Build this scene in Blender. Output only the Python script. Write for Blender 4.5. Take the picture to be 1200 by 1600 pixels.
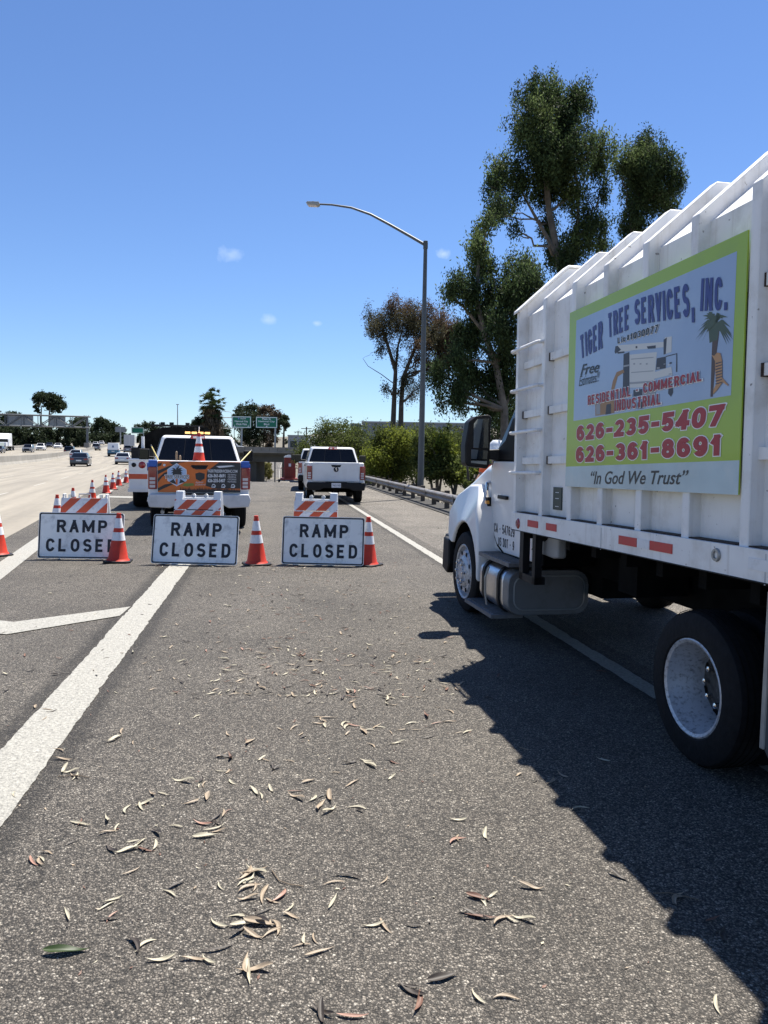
import bpy, bmesh, math, random
from mathutils import Vector, Matrix, Euler
import numpy as np
R = math.radians
PI = math.pi
for o in list(bpy.data.objects): bpy.data.objects.remove(o)
S = bpy.context.scene
COL = S.collection

# ------------------------------------------------------------------ camera
EYE = 1.6
cam_d = bpy.data.cameras.new('camera'); cam = bpy.data.objects.new('camera', cam_d); COL.objects.link(cam)
PITCH, ROLL = math.atan(86.5/1200), R(1.0)
_f = Vector((0, math.cos(PITCH), -math.sin(PITCH))); _u0 = Vector((0, math.sin(PITCH), math.cos(PITCH))); _r0 = Vector((1, 0, 0))
_u = _u0*math.cos(ROLL) - _r0*math.sin(ROLL); _r = _r0*math.cos(ROLL) + _u0*math.sin(ROLL)
M = Matrix((( _r.x, _u.x, -_f.x, 0), (_r.y, _u.y, -_f.y, 0), (_r.z, _u.z, -_f.z, EYE), (0, 0, 0, 1)))
cam.matrix_world = M
cam_d.sensor_fit = 'VERTICAL'; cam_d.sensor_height = 36; cam_d.lens = 27.0
cam_d.clip_start = 0.05; cam_d.clip_end = 6000
S.camera = cam
# ------------------------------------------------------------------ sky, sun, exposure
SUN_DIR = Vector((0.233, 0.369, 1.0)).normalized()
SUN_EL = math.asin(SUN_DIR.z); SUN_AZ = math.atan2(SUN_DIR.x, SUN_DIR.y)
w = bpy.data.worlds.new('World'); S.world = w; w.use_nodes = True
nt = w.node_tree; nt.nodes.clear()
out = nt.nodes.new('ShaderNodeOutputWorld'); bg = nt.nodes.new('ShaderNodeBackground'); bg.inputs[1].default_value = 0.055
sky = nt.nodes.new('ShaderNodeTexSky'); sky.sky_type = 'NISHITA'; sky.sun_disc = False
sky.sun_elevation = SUN_EL; sky.sun_rotation = SUN_AZ; sky.altitude = 0; sky.air_density = 1.0; sky.dust_density = 0.0; sky.ozone_density = 4.0
tc = nt.nodes.new('ShaderNodeTexCoord')
def vmath(t, op, a, b=None):
    n = t.nodes.new('ShaderNodeVectorMath'); n.operation = op
    for i, v in enumerate((a, b)):
        if v is None: continue
        if hasattr(v, 'links') or hasattr(v, 'is_linked'): t.links.new(v, n.inputs[i])
        else: n.inputs[i].default_value = v
    return n
def fmath(t, op, a, b=None, c=None, clamp=False):
    n = t.nodes.new('ShaderNodeMath'); n.operation = op; n.use_clamp = clamp
    for i, v in enumerate((a, b, c)):
        if v is None: continue
        if hasattr(v, 'is_linked'): t.links.new(v, n.inputs[i])
        else: n.inputs[i].default_value = v
    return n.outputs[0]
def pix_ray(px, py):
    return (_f + _r*((px-600)/1200) + _u*((800-py)/1200)).normalized()
last = sky.outputs[0]
nz = nt.nodes.new('ShaderNodeTexNoise'); nz.inputs['Scale'].default_value = 55; nz.inputs['Detail'].default_value = 5
nt.links.new(tc.outputs['Generated'], nz.inputs['Vector'])
for (px, py, rw, amt) in ((357, 397, 26, .45), (692, 397, 17, .85), (418, 500, 18, .5), (494, 505, 11, .5)):
    d = pix_ray(px, py); side = d.cross(Vector((0, 0, 1))).normalized(); upv = side.cross(d).normalized()
    a = fmath(nt, 'MULTIPLY', vmath(nt, 'DOT_PRODUCT', tc.outputs['Generated'], tuple(side)).outputs['Value'], 1200/rw)
    b = fmath(nt, 'MULTIPLY', fmath(nt, 'SUBTRACT', vmath(nt, 'DOT_PRODUCT', tc.outputs['Generated'], tuple(upv)).outputs['Value'], 0.0), 1200/(rw*.5))
    fr = fmath(nt, 'GREATER_THAN', vmath(nt, 'DOT_PRODUCT', tc.outputs['Generated'], tuple(d)).outputs['Value'], .5)
    dd = fmath(nt, 'SQRT', fmath(nt, 'ADD', fmath(nt, 'MULTIPLY', a, a), fmath(nt, 'MULTIPLY', b, b)))
    m = fmath(nt, 'SUBTRACT', fmath(nt, 'ADD', fmath(nt, 'MULTIPLY', nz.outputs['Fac'], 2.2), -.25), dd, clamp=True)
    m = fmath(nt, 'MULTIPLY', fmath(nt, 'MULTIPLY', m, amt), fr)
    mx = nt.nodes.new('ShaderNodeMix'); mx.data_type = 'RGBA'
    nt.links.new(m, mx.inputs[0]); nt.links.new(last, mx.inputs[6]); mx.inputs[7].default_value = (7.2, 7.6, 8.2, 1)
    last = mx.outputs[2]
tint = nt.nodes.new('ShaderNodeMix'); tint.data_type = 'RGBA'; tint.blend_type = 'MULTIPLY'; tint.inputs[0].default_value = 1; nt.links.new(last, tint.inputs[6]); tint.inputs[7].default_value = (.84, .97, 1.20, 1)
nt.links.new(tint.outputs[2], bg.inputs[0]); nt.links.new(bg.outputs[0], out.inputs[0])
sl = bpy.data.lights.new('sun', 'SUN'); sl.energy = 5.0; sl.angle = R(0.53); sl.color = (1.0, .955, .88)
so = bpy.data.objects.new('sun', sl); COL.objects.link(so)
so.rotation_euler = (-SUN_DIR).to_track_quat('-Z', 'Y').to_euler(); so.location = (0, 0, 30)
S.view_settings.view_transform = 'Standard'; S.view_settings.look = 'None'; S.view_settings.gamma = 1; S.view_settings.exposure = 1.20
S.cycles.max_bounces = 6; S.cycles.transparent_max_bounces = 8
try: S.cycles.use_denoising = True
except Exception: pass

# ------------------------------------------------------------------ materials
MATS = {}
OUTDOOR = ('paint road', 'road paint', 'lane paint', 'dirt', 'concrete', 'kerb', 'foliage', 'leaf ', 'bark', 'twig', 'cone orange', 'commercial', 'building', 'guardrail', 'pole paint', 'timber', 'palm skirt', 'scrub', 'toilet', 'green wall', 'grey wall', 'gantry', 'sign back', 'highway', 'lamp head')
def mat(name, col, rough=.6, metal=0, var=0, vscale=8, bump=0, bscale=60, emit=None, estr=0, coat=0, spec=.5, dirt=None, dscale=3, damt=.5, transl=0, island=False, streak=None):
    if name in MATS: return MATS[name]
    if any(q in name for q in OUTDOOR): col = tuple(c*.77 for c in col); dirt = tuple(c*.77 for c in dirt) if dirt else dirt
    m = bpy.data.materials.new(name); m.use_nodes = True; t = m.node_tree
    p = t.nodes['Principled BSDF']
    p.inputs['Base Color'].default_value = (*col, 1); p.inputs['Roughness'].default_value = rough; p.inputs['Metallic'].default_value = metal
    p.inputs['Specular IOR Level'].default_value = spec
    if coat: p.inputs['Coat Weight'].default_value = coat; p.inputs['Coat Roughness'].default_value = .05
    src = None
    co = t.nodes.new('ShaderNodeTexCoord')
    if var or island:
        n = t.nodes.new('ShaderNodeTexNoise'); n.inputs['Scale'].default_value = vscale; n.inputs['Detail'].default_value = 6
        t.links.new(co.outputs['Object'], n.inputs['Vector'])
        f = n.outputs['Fac']
        if island:
            g = t.nodes.new('ShaderNodeNewGeometry')
            f = fmath(t, 'ADD', fmath(t, 'MULTIPLY', f, .5), fmath(t, 'MULTIPLY', g.outputs['Random Per Island'], .5))
        mr = t.nodes.new('ShaderNodeMapRange'); mr.inputs[1].default_value = .3; mr.inputs[2].default_value = .7
        mr.inputs[3].default_value = 1-var; mr.inputs[4].default_value = 1+var; t.links.new(f, mr.inputs[0])
        v = t.nodes.new('ShaderNodeVectorMath'); v.operation = 'SCALE'; v.inputs[0].default_value = col
        t.links.new(mr.outputs[0], v.inputs['Scale']); src = v.outputs[0]
    if dirt:
        n = t.nodes.new('ShaderNodeTexNoise'); n.inputs['Scale'].default_value = dscale; n.inputs['Detail'].default_value = 8; n.inputs['Roughness'].default_value = .65
        t.links.new(co.outputs['Object'], n.inputs['Vector'])
        mr = t.nodes.new('ShaderNodeMapRange'); mr.inputs[1].default_value = .5; mr.inputs[2].default_value = .72; mr.inputs[4].default_value = damt
        t.links.new(n.outputs['Fac'], mr.inputs[0])
        mx = t.nodes.new('ShaderNodeMix'); mx.data_type = 'RGBA'; t.links.new(mr.outputs[0], mx.inputs[0])
        if src: t.links.new(src, mx.inputs[6])
        else: mx.inputs[6].default_value = (*col, 1)
        mx.inputs[7].default_value = (*dirt, 1); src = mx.outputs[2]
    if src: t.links.new(src, p.inputs['Base Color'])
    if streak:   # grime and rust runs down upright faces
        mp = t.nodes.new('ShaderNodeMapping'); mp.inputs['Scale'].default_value = (9, 9, .55); t.links.new(co.outputs['Object'], mp.inputs[0])
        n = t.nodes.new('ShaderNodeTexNoise'); n.inputs['Scale'].default_value = 1.6; n.inputs['Detail'].default_value = 7; n.inputs['Roughness'].default_value = .7; t.links.new(mp.outputs[0], n.inputs['Vector'])
        mr = t.nodes.new('ShaderNodeMapRange'); mr.inputs[1].default_value = .55; mr.inputs[2].default_value = .80; mr.inputs[4].default_value = .65; t.links.new(n.outputs['Fac'], mr.inputs[0])
        mx = t.nodes.new('ShaderNodeMix'); mx.data_type = 'RGBA'; t.links.new(mr.outputs[0], mx.inputs[0]); t.links.new(src, mx.inputs[6]); mx.inputs[7].default_value = (*streak, 1)
        n2 = t.nodes.new('ShaderNodeTexNoise'); n2.inputs['Scale'].default_value = 26; n2.inputs['Detail'].default_value = 3; t.links.new(co.outputs['Object'], n2.inputs['Vector'])
        m2 = t.nodes.new('ShaderNodeMapRange'); m2.inputs[1].default_value = .70; m2.inputs[2].default_value = .76; m2.inputs[4].default_value = .8; t.links.new(n2.outputs['Fac'], m2.inputs[0])
        mx2 = t.nodes.new('ShaderNodeMix'); mx2.data_type = 'RGBA'; t.links.new(m2.outputs[0], mx2.inputs[0]); t.links.new(mx.outputs[2], mx2.inputs[6]); mx2.inputs[7].default_value = (.12, .09, .07, 1); src = mx2.outputs[2]
        t.links.new(src, p.inputs['Base Color'])
    if bump:
        n = t.nodes.new('ShaderNodeTexNoise'); n.inputs['Scale'].default_value = bscale; n.inputs['Detail'].default_value = 5
        t.links.new(co.outputs['Object'], n.inputs['Vector'])
        b = t.nodes.new('ShaderNodeBump'); b.inputs['Strength'].default_value = bump; b.inputs['Distance'].default_value = .01
        t.links.new(n.outputs['Fac'], b.inputs['Height']); t.links.new(b.outputs[0], p.inputs['Normal'])
    if emit: p.inputs['Emission Color'].default_value = (*emit, 1); p.inputs['Emission Strength'].default_value = estr
    if transl:
        tr = t.nodes.new('ShaderNodeBsdfTranslucent'); ms = t.nodes.new('ShaderNodeMixShader'); ms.inputs[0].default_value = transl
        if src: t.links.new(src, tr.inputs[0])
        else: tr.inputs[0].default_value = (*col, 1)
        t.links.new(p.outputs[0], ms.inputs[1]); t.links.new(tr.outputs[0], ms.inputs[2])
        t.links.new(ms.outputs[0], t.nodes['Material Output'].inputs[0])
    MATS[name] = m
    return m

# ------------------------------------------------------------------ mesh collector
class MB:
    def __init__(s): s.v = []; s.f = []; s.m = []; s.mats = []; s.T = None
    def mi(s, m):
        if m not in s.mats: s.mats.append(m)
        return s.mats.index(m)
    def add(s, vs, fs, m, T=None):
        b = len(s.v); k = s.mi(m)
        for p in vs:
            p = Vector(p)
            if T is not None: p = T @ p
            if s.T is not None: p = s.T @ p
            s.v.append(tuple(p))
        for f in fs: s.f.append(tuple(b+i for i in f)); s.m.append(k)
        return s
    def box(s, lo, hi, m, T=None):
        (a, b, c), (d, e, f) = lo, hi
        vs = [(a,b,c),(d,b,c),(d,e,c),(a,e,c),(a,b,f),(d,b,f),(d,e,f),(a,e,f)]
        return s.add(vs, [(3,2,1,0),(4,5,6,7),(0,1,5,4),(1,2,6,5),(2,3,7,6),(3,0,4,7)], m, T)
    def cbox(s, c, sz, m, rot=None):
        T = Matrix.Translation(c)
        if rot: T = T @ Euler(rot).to_matrix().to_4x4()
        h = [x/2 for x in sz]
        return s.box((-h[0],-h[1],-h[2]), h, m, T)
    def bar(s, a, b, wd, ht, m):
        a = Vector(a); b = Vector(b); d = b-a; L = d.length
        q = d.to_track_quat('Y', 'Z').to_matrix().to_4x4()
        return s.box((-wd/2, 0, -ht/2), (wd/2, L, ht/2), m, Matrix.Translation(a) @ q)
    def tube(s, pts, rad, m, n=8, cap=True):
        pts = [Vector(p) for p in pts]
        if not hasattr(rad, '__len__'): rad = [rad]*len(pts)
        vs = []; fs = []
        prev = None
        for i, p in enumerate(pts):
            d = (pts[min(i+1, len(pts)-1)] - pts[max(i-1, 0)]).normalized()
            if prev is None: a = d.orthogonal().normalized()
            else: a = (prev - d*prev.dot(d)).normalized()
            prev = a; b = d.cross(a)
            for k in range(n):
                t = 2*PI*k/n; vs.append(p + (a*math.cos(t) + b*math.sin(t))*rad[i])
        for i in range(len(pts)-1):
            for k in range(n):
                k2 = (k+1) % n; fs.append((i*n+k, i*n+k2, (i+1)*n+k2, (i+1)*n+k))
        if cap: fs.append(tuple(range(n))[::-1]); fs.append(tuple((len(pts)-1)*n+k for k in range(n)))
        return s.add(vs, fs, m)
    def lathe(s, prof, m, n=32, T=None, axis='x', closed=False):
        vs = []; fs = []
        for (r, h) in prof:
            for k in range(n):
                t = 2*PI*k/n; c, q = r*math.cos(t), r*math.sin(t)
                vs.append((h, c, q) if axis == 'x' else (c, q, h))
        L = len(prof)
        for i in range(L if closed else L-1):
            j = (i+1) % L
            for k in range(n):
                k2 = (k+1) % n; fs.append((i*n+k, i*n+k2, j*n+k2, j*n+k))
        return s.add(vs, fs, m, T)
    def prism(s, poly, x0, x1, m, plane='yz', T=None, sx=None):
        n = len(poly); vs = []
        for x in (x0, x1):
            for (a, b) in poly:
                xx = x if sx is None else x*sx(a, b)
                vs.append((xx, a, b) if plane == 'yz' else ((a, xx, b) if plane == 'xz' else (a, b, xx)))
        fs = [tuple(range(n)), tuple(range(n, 2*n))[::-1]]
        for i in range(n):
            j = (i+1) % n; fs.append((i, i+n, j+n, j))
        return s.add(vs, fs, m, T)
    def quad(s, a, b, c, d, m): return s.add([a, b, c, d], [(0, 1, 2, 3)], m)
    def build(s, name, parent=None, smooth=False, bevel=0, seg=2, sub=0, angle=35, tri=False):
        me = bpy.data.meshes.new(name); me.from_pydata(s.v, [], s.f)
        for m in s.mats: me.materials.append(m)
        me.polygons.foreach_set('material_index', s.m)
        bm = bmesh.new(); bm.from_mesh(me)
        bmesh.ops.recalc_face_normals(bm, faces=bm.faces)
        big = [f for f in bm.faces if len(f.verts) > 4]
        if tri and big: bmesh.ops.triangulate(bm, faces=big)
        bm.to_mesh(me); bm.free()
        if smooth:
            me.polygons.foreach_set('use_smooth', [True]*len(me.polygons))
        o = bpy.data.objects.new(name, me); COL.objects.link(o)
        if smooth:
            try: me.set_sharp_from_angle(angle=R(angle))
            except Exception: pass
        if bevel:
            b = o.modifiers.new('bevel', 'BEVEL'); b.width = bevel; b.segments = seg; b.limit_method = 'ANGLE'; b.angle_limit = R(30); b.harden_normals = False
            me.polygons.foreach_set('use_smooth', [True]*len(me.polygons))
            wn = o.modifiers.new('wn', 'WEIGHTED_NORMAL'); wn.keep_sharp = True
        if sub:
            u = o.modifiers.new('sub', 'SUBSURF'); u.levels = sub; u.render_levels = sub
            me.polygons.foreach_set('use_smooth', [True]*len(me.polygons))
        if parent is not None: o.parent = parent
        return o
def tag(o, label=None, cat=None, group=None, kind=None):
    if label: o['label'] = label
    if cat: o['category'] = cat
    if group: o['group'] = group
    if kind: o['kind'] = kind
    return o
def thing(name, label, cat, loc=(0, 0, 0), rz=0, group=None):
    o = bpy.data.objects.new(name, None); COL.objects.link(o); o.empty_display_size = .2
    o.location = loc; o.rotation_euler = (0, 0, rz)
    return tag(o, label, cat, group)
KIDS = {}
def copy_tree(o, parent=None):
    c = o.copy(); COL.objects.link(c)
    if parent is not None: c.parent = parent
    for ch in [x for x in bpy.data.objects if x.parent == o]: copy_tree(ch, c)
    return c
# text laid into a quad (BL, BR, TR, TL) of a plane given by function P(u, v, d) -> 3D
def text_into(mb, txt, q, m, P, bold=0.0, d=0.0, shear=0.0, res=3, arch=0.0, spacing=1.0):
    cu = bpy.data.curves.new('t', 'FONT'); cu.body = txt; cu.size = 1; cu.offset = bold; cu.shear = shear; cu.resolution_u = res; cu.fill_mode = 'FRONT'; cu.space_character = spacing
    ob = bpy.data.objects.new('t', cu); me = bpy.data.meshes.new_from_object(ob)
    vs = [v.co.copy() for v in me.vertices]; fs = [tuple(p.vertices) for p in me.polygons]
    bpy.data.objects.remove(ob); bpy.data.curves.remove(cu); bpy.data.meshes.remove(me)
    if not vs: return
    x0 = min(v.x for v in vs); x1 = max(v.x for v in vs); y0 = min(v.y for v in vs); y1 = max(v.y for v in vs)
    BL, BR, TR, TL = [Vector((a[0], a[1])) for a in q]
    o = []
    for v in vs:
        u = (v.x-x0)/(x1-x0); t = (v.y-y0)/(y1-y0)
        p = (BL*(1-u)+BR*u)*(1-t) + (TL*(1-u)+TR*u)*t
        p.y += arch*4*u*(1-u)
        o.append(P(p.x, p.y, d))
    mb.add(o, fs, m)
# points on rays / ground
def ray(px, py):
    return _f + _r*((px-600)/1200) + _u*((800-py)/1200)
def D(px, py, Y):
    r = ray(px, py); return Vector((0, 0, EYE)) + r*(Y/r.y)
def G(px, py, z=0.0):
    r = ray(px, py); k = (z-EYE)/r.z; return Vector((0, 0, EYE)) + r*k
def smooth(a, b, t):
    t = max(0, min(1, (t-a)/(b-a))); return t*t*(3-2*t)
def z_fwy(Y):
    if Y < 70: return 0.0
    if Y < 150: return .000144*(Y-70)**2
    if Y < 430: return .92 + .023*(Y-150)
    return 7.36 + .010*(Y-430)
def z_ramp(Y):
    if Y < 40: return 0.0
    if Y < 54: return -.0018*(Y-40)**2
    if Y < 148: return -.353-.05*(Y-54)
    if Y < 215: return -5.05
    return -5.05 + .048*(Y-215)
def x_ramp(Y):   # X of ramp coordinate s = 0
    return -.15*Y + (0 if Y < 190 else .0002*(Y-190)**2)
def x_fwy(Y): return -.2917*Y
def ground_at(px, py, zf):
    r = ray(px, py); Y = 5
    while Y < 900:
        p = Vector((0, 0, EYE)) + r*(Y/r.y)
        if p.z <= zf(Y): return Vector((p.x, Y, zf(Y)))
        Y += .5
    return Vector((p.x, Y, zf(Y)))

# ------------------------------------------------------------------ stroked block lettering
def _arc(cx, cy, rx, ry, a0, a1, n=7): return [(cx+rx*math.cos(R(a0+(a1-a0)*i/n)), cy+ry*math.sin(R(a0+(a1-a0)*i/n))) for i in range(n+1)]
_O = _arc(.5, .62, .5, .38, 0, 180, 12) + _arc(.5, .38, .5, .38, 180, 360, 12); _O.append(_O[0])
GLY = {
 'A': [[(0, 0), (.5, 1)], [(.5, 1), (1, 0)], [(.2, .32), (.8, .32)]], 'B': [[(0, 0), (0, 1)], [(0, 1)]+_arc(.6, .77, .34, .23, 90, -90)+[(0, .54)], [(0, .54)]+_arc(.62, .27, .38, .27, 90, -90)+[(0, 0)]],
 'C': [_arc(.5, .64, .5, .36, 15, 180, 10)+_arc(.5, .36, .5, .36, 180, 345, 10)], 'D': [[(0, 0), (0, 1)], [(0, 1)]+_arc(.5, .62, .5, .38, 90, 0)+_arc(.5, .38, .5, .38, 0, -90)+[(0, 0)]],
 'E': [[(0, 0), (0, 1)], [(-.1, 1), (1, 1)], [(0, .52), (.85, .52)], [(-.1, 0), (1, 0)]], 'F': [[(0, 0), (0, 1)], [(-.1, 1), (1, 1)], [(0, .52), (.85, .52)]],
 'G': [_arc(.5, .64, .5, .36, 15, 180, 10)+_arc(.5, .36, .5, .36, 180, 360, 10)+[(1, .45), (.55, .45)]], 'H': [[(0, 0), (0, 1)], [(1, 0), (1, 1)], [(0, .5), (1, .5)]], 'I': [[(.5, 0), (.5, 1)]],
 'J': [[(1, 1)]+_arc(.5, .3, .5, .3, 0, -170)], 'K': [[(0, 0), (0, 1)], [(.05, .35), (1, 1)], [(.35, .58), (1, 0)]], 'L': [[(0, 0), (0, 1)], [(-.1, 0), (1, 0)]],
 'M': [[(0, 0), (0, 1)], [(1, 0), (1, 1)], [(0, 1), (.5, .15)], [(.5, .15), (1, 1)]], 'N': [[(0, 0), (0, 1)], [(1, 0), (1, 1)], [(0, 1), (1, 0)]], 'O': [_O], 'P': [[(0, 0), (0, 1)], [(0, 1)]+_arc(.62, .73, .38, .27, 90, -90)+[(0, .46)]],
 'R': [[(0, 0), (0, 1)], [(0, 1)]+_arc(.62, .74, .38, .26, 90, -90)+[(0, .48)], [(.55, .48), (1, 0)]], 'S': [_arc(.5, .745, .48, .255, 20, 180, 8)+_arc(.5, .745, .48, .235, 180, 270, 5)[1:]+_arc(.5, .26, .5, .25, 90, 0, 5)[1:]+_arc(.5, .26, .5, .26, 0, -160, 8)[1:]],
 'T': [[(.5, 0), (.5, 1)], [(-.05, 1), (1.05, 1)]], 'U': [[(0, 1)]+_arc(.5, .35, .5, .35, 180, 360, 10)+[(1, 1)]], 'V': [[(0, 1), (.5, 0)], [(.5, 0), (1, 1)]], 'W': [[(0, 1), (.25, 0)], [(.25, 0), (.5, .8)], [(.5, .8), (.75, 0)], [(.75, 0), (1, 1)]],
 '0': [_O], '1': [[(.6, 0), (.6, 1)], [(.62, .98), (.15, .74)]], '2': [_arc(.5, .71, .48, .29, 165, 0, 9)+[(.93, .56), (.04, .03)], [(-.05, 0), (1, 0)]],
 '3': [_arc(.45, .76, .48, .24, 160, -90, 10)+[(.3, .52)], [(.45, .52)]+_arc(.47, .26, .52, .26, 90, -160, 10)], '4': [[(.72, 0), (.72, 1)], [(.72, 1), (0, .3)], [(-.05, .26), (1.05, .26)]],
 '5': [[(.95, 1), (.08, 1)], [(.08, 1.05), (.05, .50)], _arc(.48, .31, .5, .30, 140, -155, 12)], '6': [_arc(.5, .31, .5, .31, 0, 360, 14), [(0, .32)]+_arc(.5, .60, .5, .40, 180, 35, 10)],
 '7': [[(-.05, 1), (1, 1)], [(.98, 1), (.35, 0)]], '8': [_arc(.5, .27, .5, .27, 0, 360, 14), _arc(.5, .76, .43, .24, 0, 360, 14)], '9': [_arc(.5, .69, .5, .31, 0, 360, 14), [(1, .68)]+_arc(.5, .40, .5, .40, 0, -145, 10)],
 '-': [[(.05, .45), (.95, .45)]], '.': [[(.5, -.06), (.5, .06)]], ',': [[(.7, .08), (.35, -.22)]], '#': [[(.3, .1), (.4, .9)], [(.65, .1), (.75, .9)], [(.05, .65), (1, .65)], [(0, .35), (.95, .35)]], 'i': [[(.5, 0), (.5, .62)], [(.5, .85), (.5, .98)]], 'c': [_arc(.5, .33, .48, .33, 40, 320, 10)],
}
GW = {'I': .2, 'i': .2, '.': .2, ',': .25, '1': .42, 'M': .78, 'W': .9, '-': .42, ' ': .34, 'c': .5}
def stroke_text(mb, txt, q, m, P, t=.17, t0=None, gw=.58, gap=.17, d=0.0, shear=0.0):
    t0 = t0 or t; W = 0; pos = []
    for ch in txt: w_ = GW.get(ch, .58)*gw/.58; pos.append((W, w_)); W += w_+gap
    W -= gap; BL, BR, TR_, TL = [Vector((a[0], a[1])) for a in q]; cnt = [0]
    def out(x, y):
        x = x + shear*(y-.5); u = x/W; p = (BL*(1-u)+BR*u)*(1-y) + (TL*(1-u)+TR_*u)*y; return P(p.x, p.y, d + cnt[0]*.00006)
    for ch, (x0, w_) in zip(txt, pos):
        for st in GLY.get(ch, []):
            pts = [Vector((x0 + t0/2 + u*max(0, w_-t0), t0/2 + v*(1-t0))) for u, v in st]
            closed = (pts[0]-pts[-1]).length < 1e-4 and len(pts) > 3
            if len(pts) == 2:
                dv = (pts[1]-pts[0]).normalized(); diag = min(abs(dv.x), abs(dv.y)) > .12; ex = t*.6 if diag else t/2
                if abs(dv.x) < .12 or diag or t > t0: pts = [pts[0]-dv*ex, pts[1]+dv*ex]
                nrm = Vector((-dv.y, dv.x))*t/2; poly = [pts[0]-nrm, pts[1]-nrm, pts[1]+nrm, pts[0]+nrm]
                lo, hi = (-(t-t0)/2, 1+(t-t0)/2)
                if ch == ',': lo = -.4
                for lim, sg in ((lo, 1), (hi, -1)):
                    res = []
                    for i in range(len(poly)):
                        a, b = poly[i], poly[(i+1) % len(poly)]; ia, ib = sg*(a.y-lim) >= 0, sg*(b.y-lim) >= 0
                        if ia: res.append(a)
                        if ia != ib: res.append(a.lerp(b, (lim-a.y)/(b.y-a.y)))
                    poly = res
                if len(poly) >= 3: mb.add([out(p.x, p.y) for p in poly], [tuple(range(len(poly)))], m); cnt[0] += 1
            else:
                L = []; n = len(pts)
                for i in range(n):
                    a = pts[i-1] if i > 0 else (pts[-2] if closed else None); b = pts[i+1] if i < n-1 else (pts[1] if closed else None); p = pts[i]
                    d1 = (p-a).normalized() if a is not None else None; d2 = (b-p).normalized() if b is not None else None
                    dd = (d1+d2).normalized() if d1 is not None and d2 is not None else (d1 if d1 is not None else d2)
                    nn = Vector((-dd.y, dd.x)); k = 1/max(.6, nn.dot(Vector((-d1.y, d1.x)))) if d1 is not None and d2 is not None else 1
                    L.append((p-nn*t/2*k, p+nn*t/2*k))
                vs = [out(p.x, p.y) for pr in L for p in pr]
                mb.add(vs, [(2*i, 2*i+2, 2*i+3, 2*i+1) for i in range(n-1)], m); cnt[0] += 1
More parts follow.
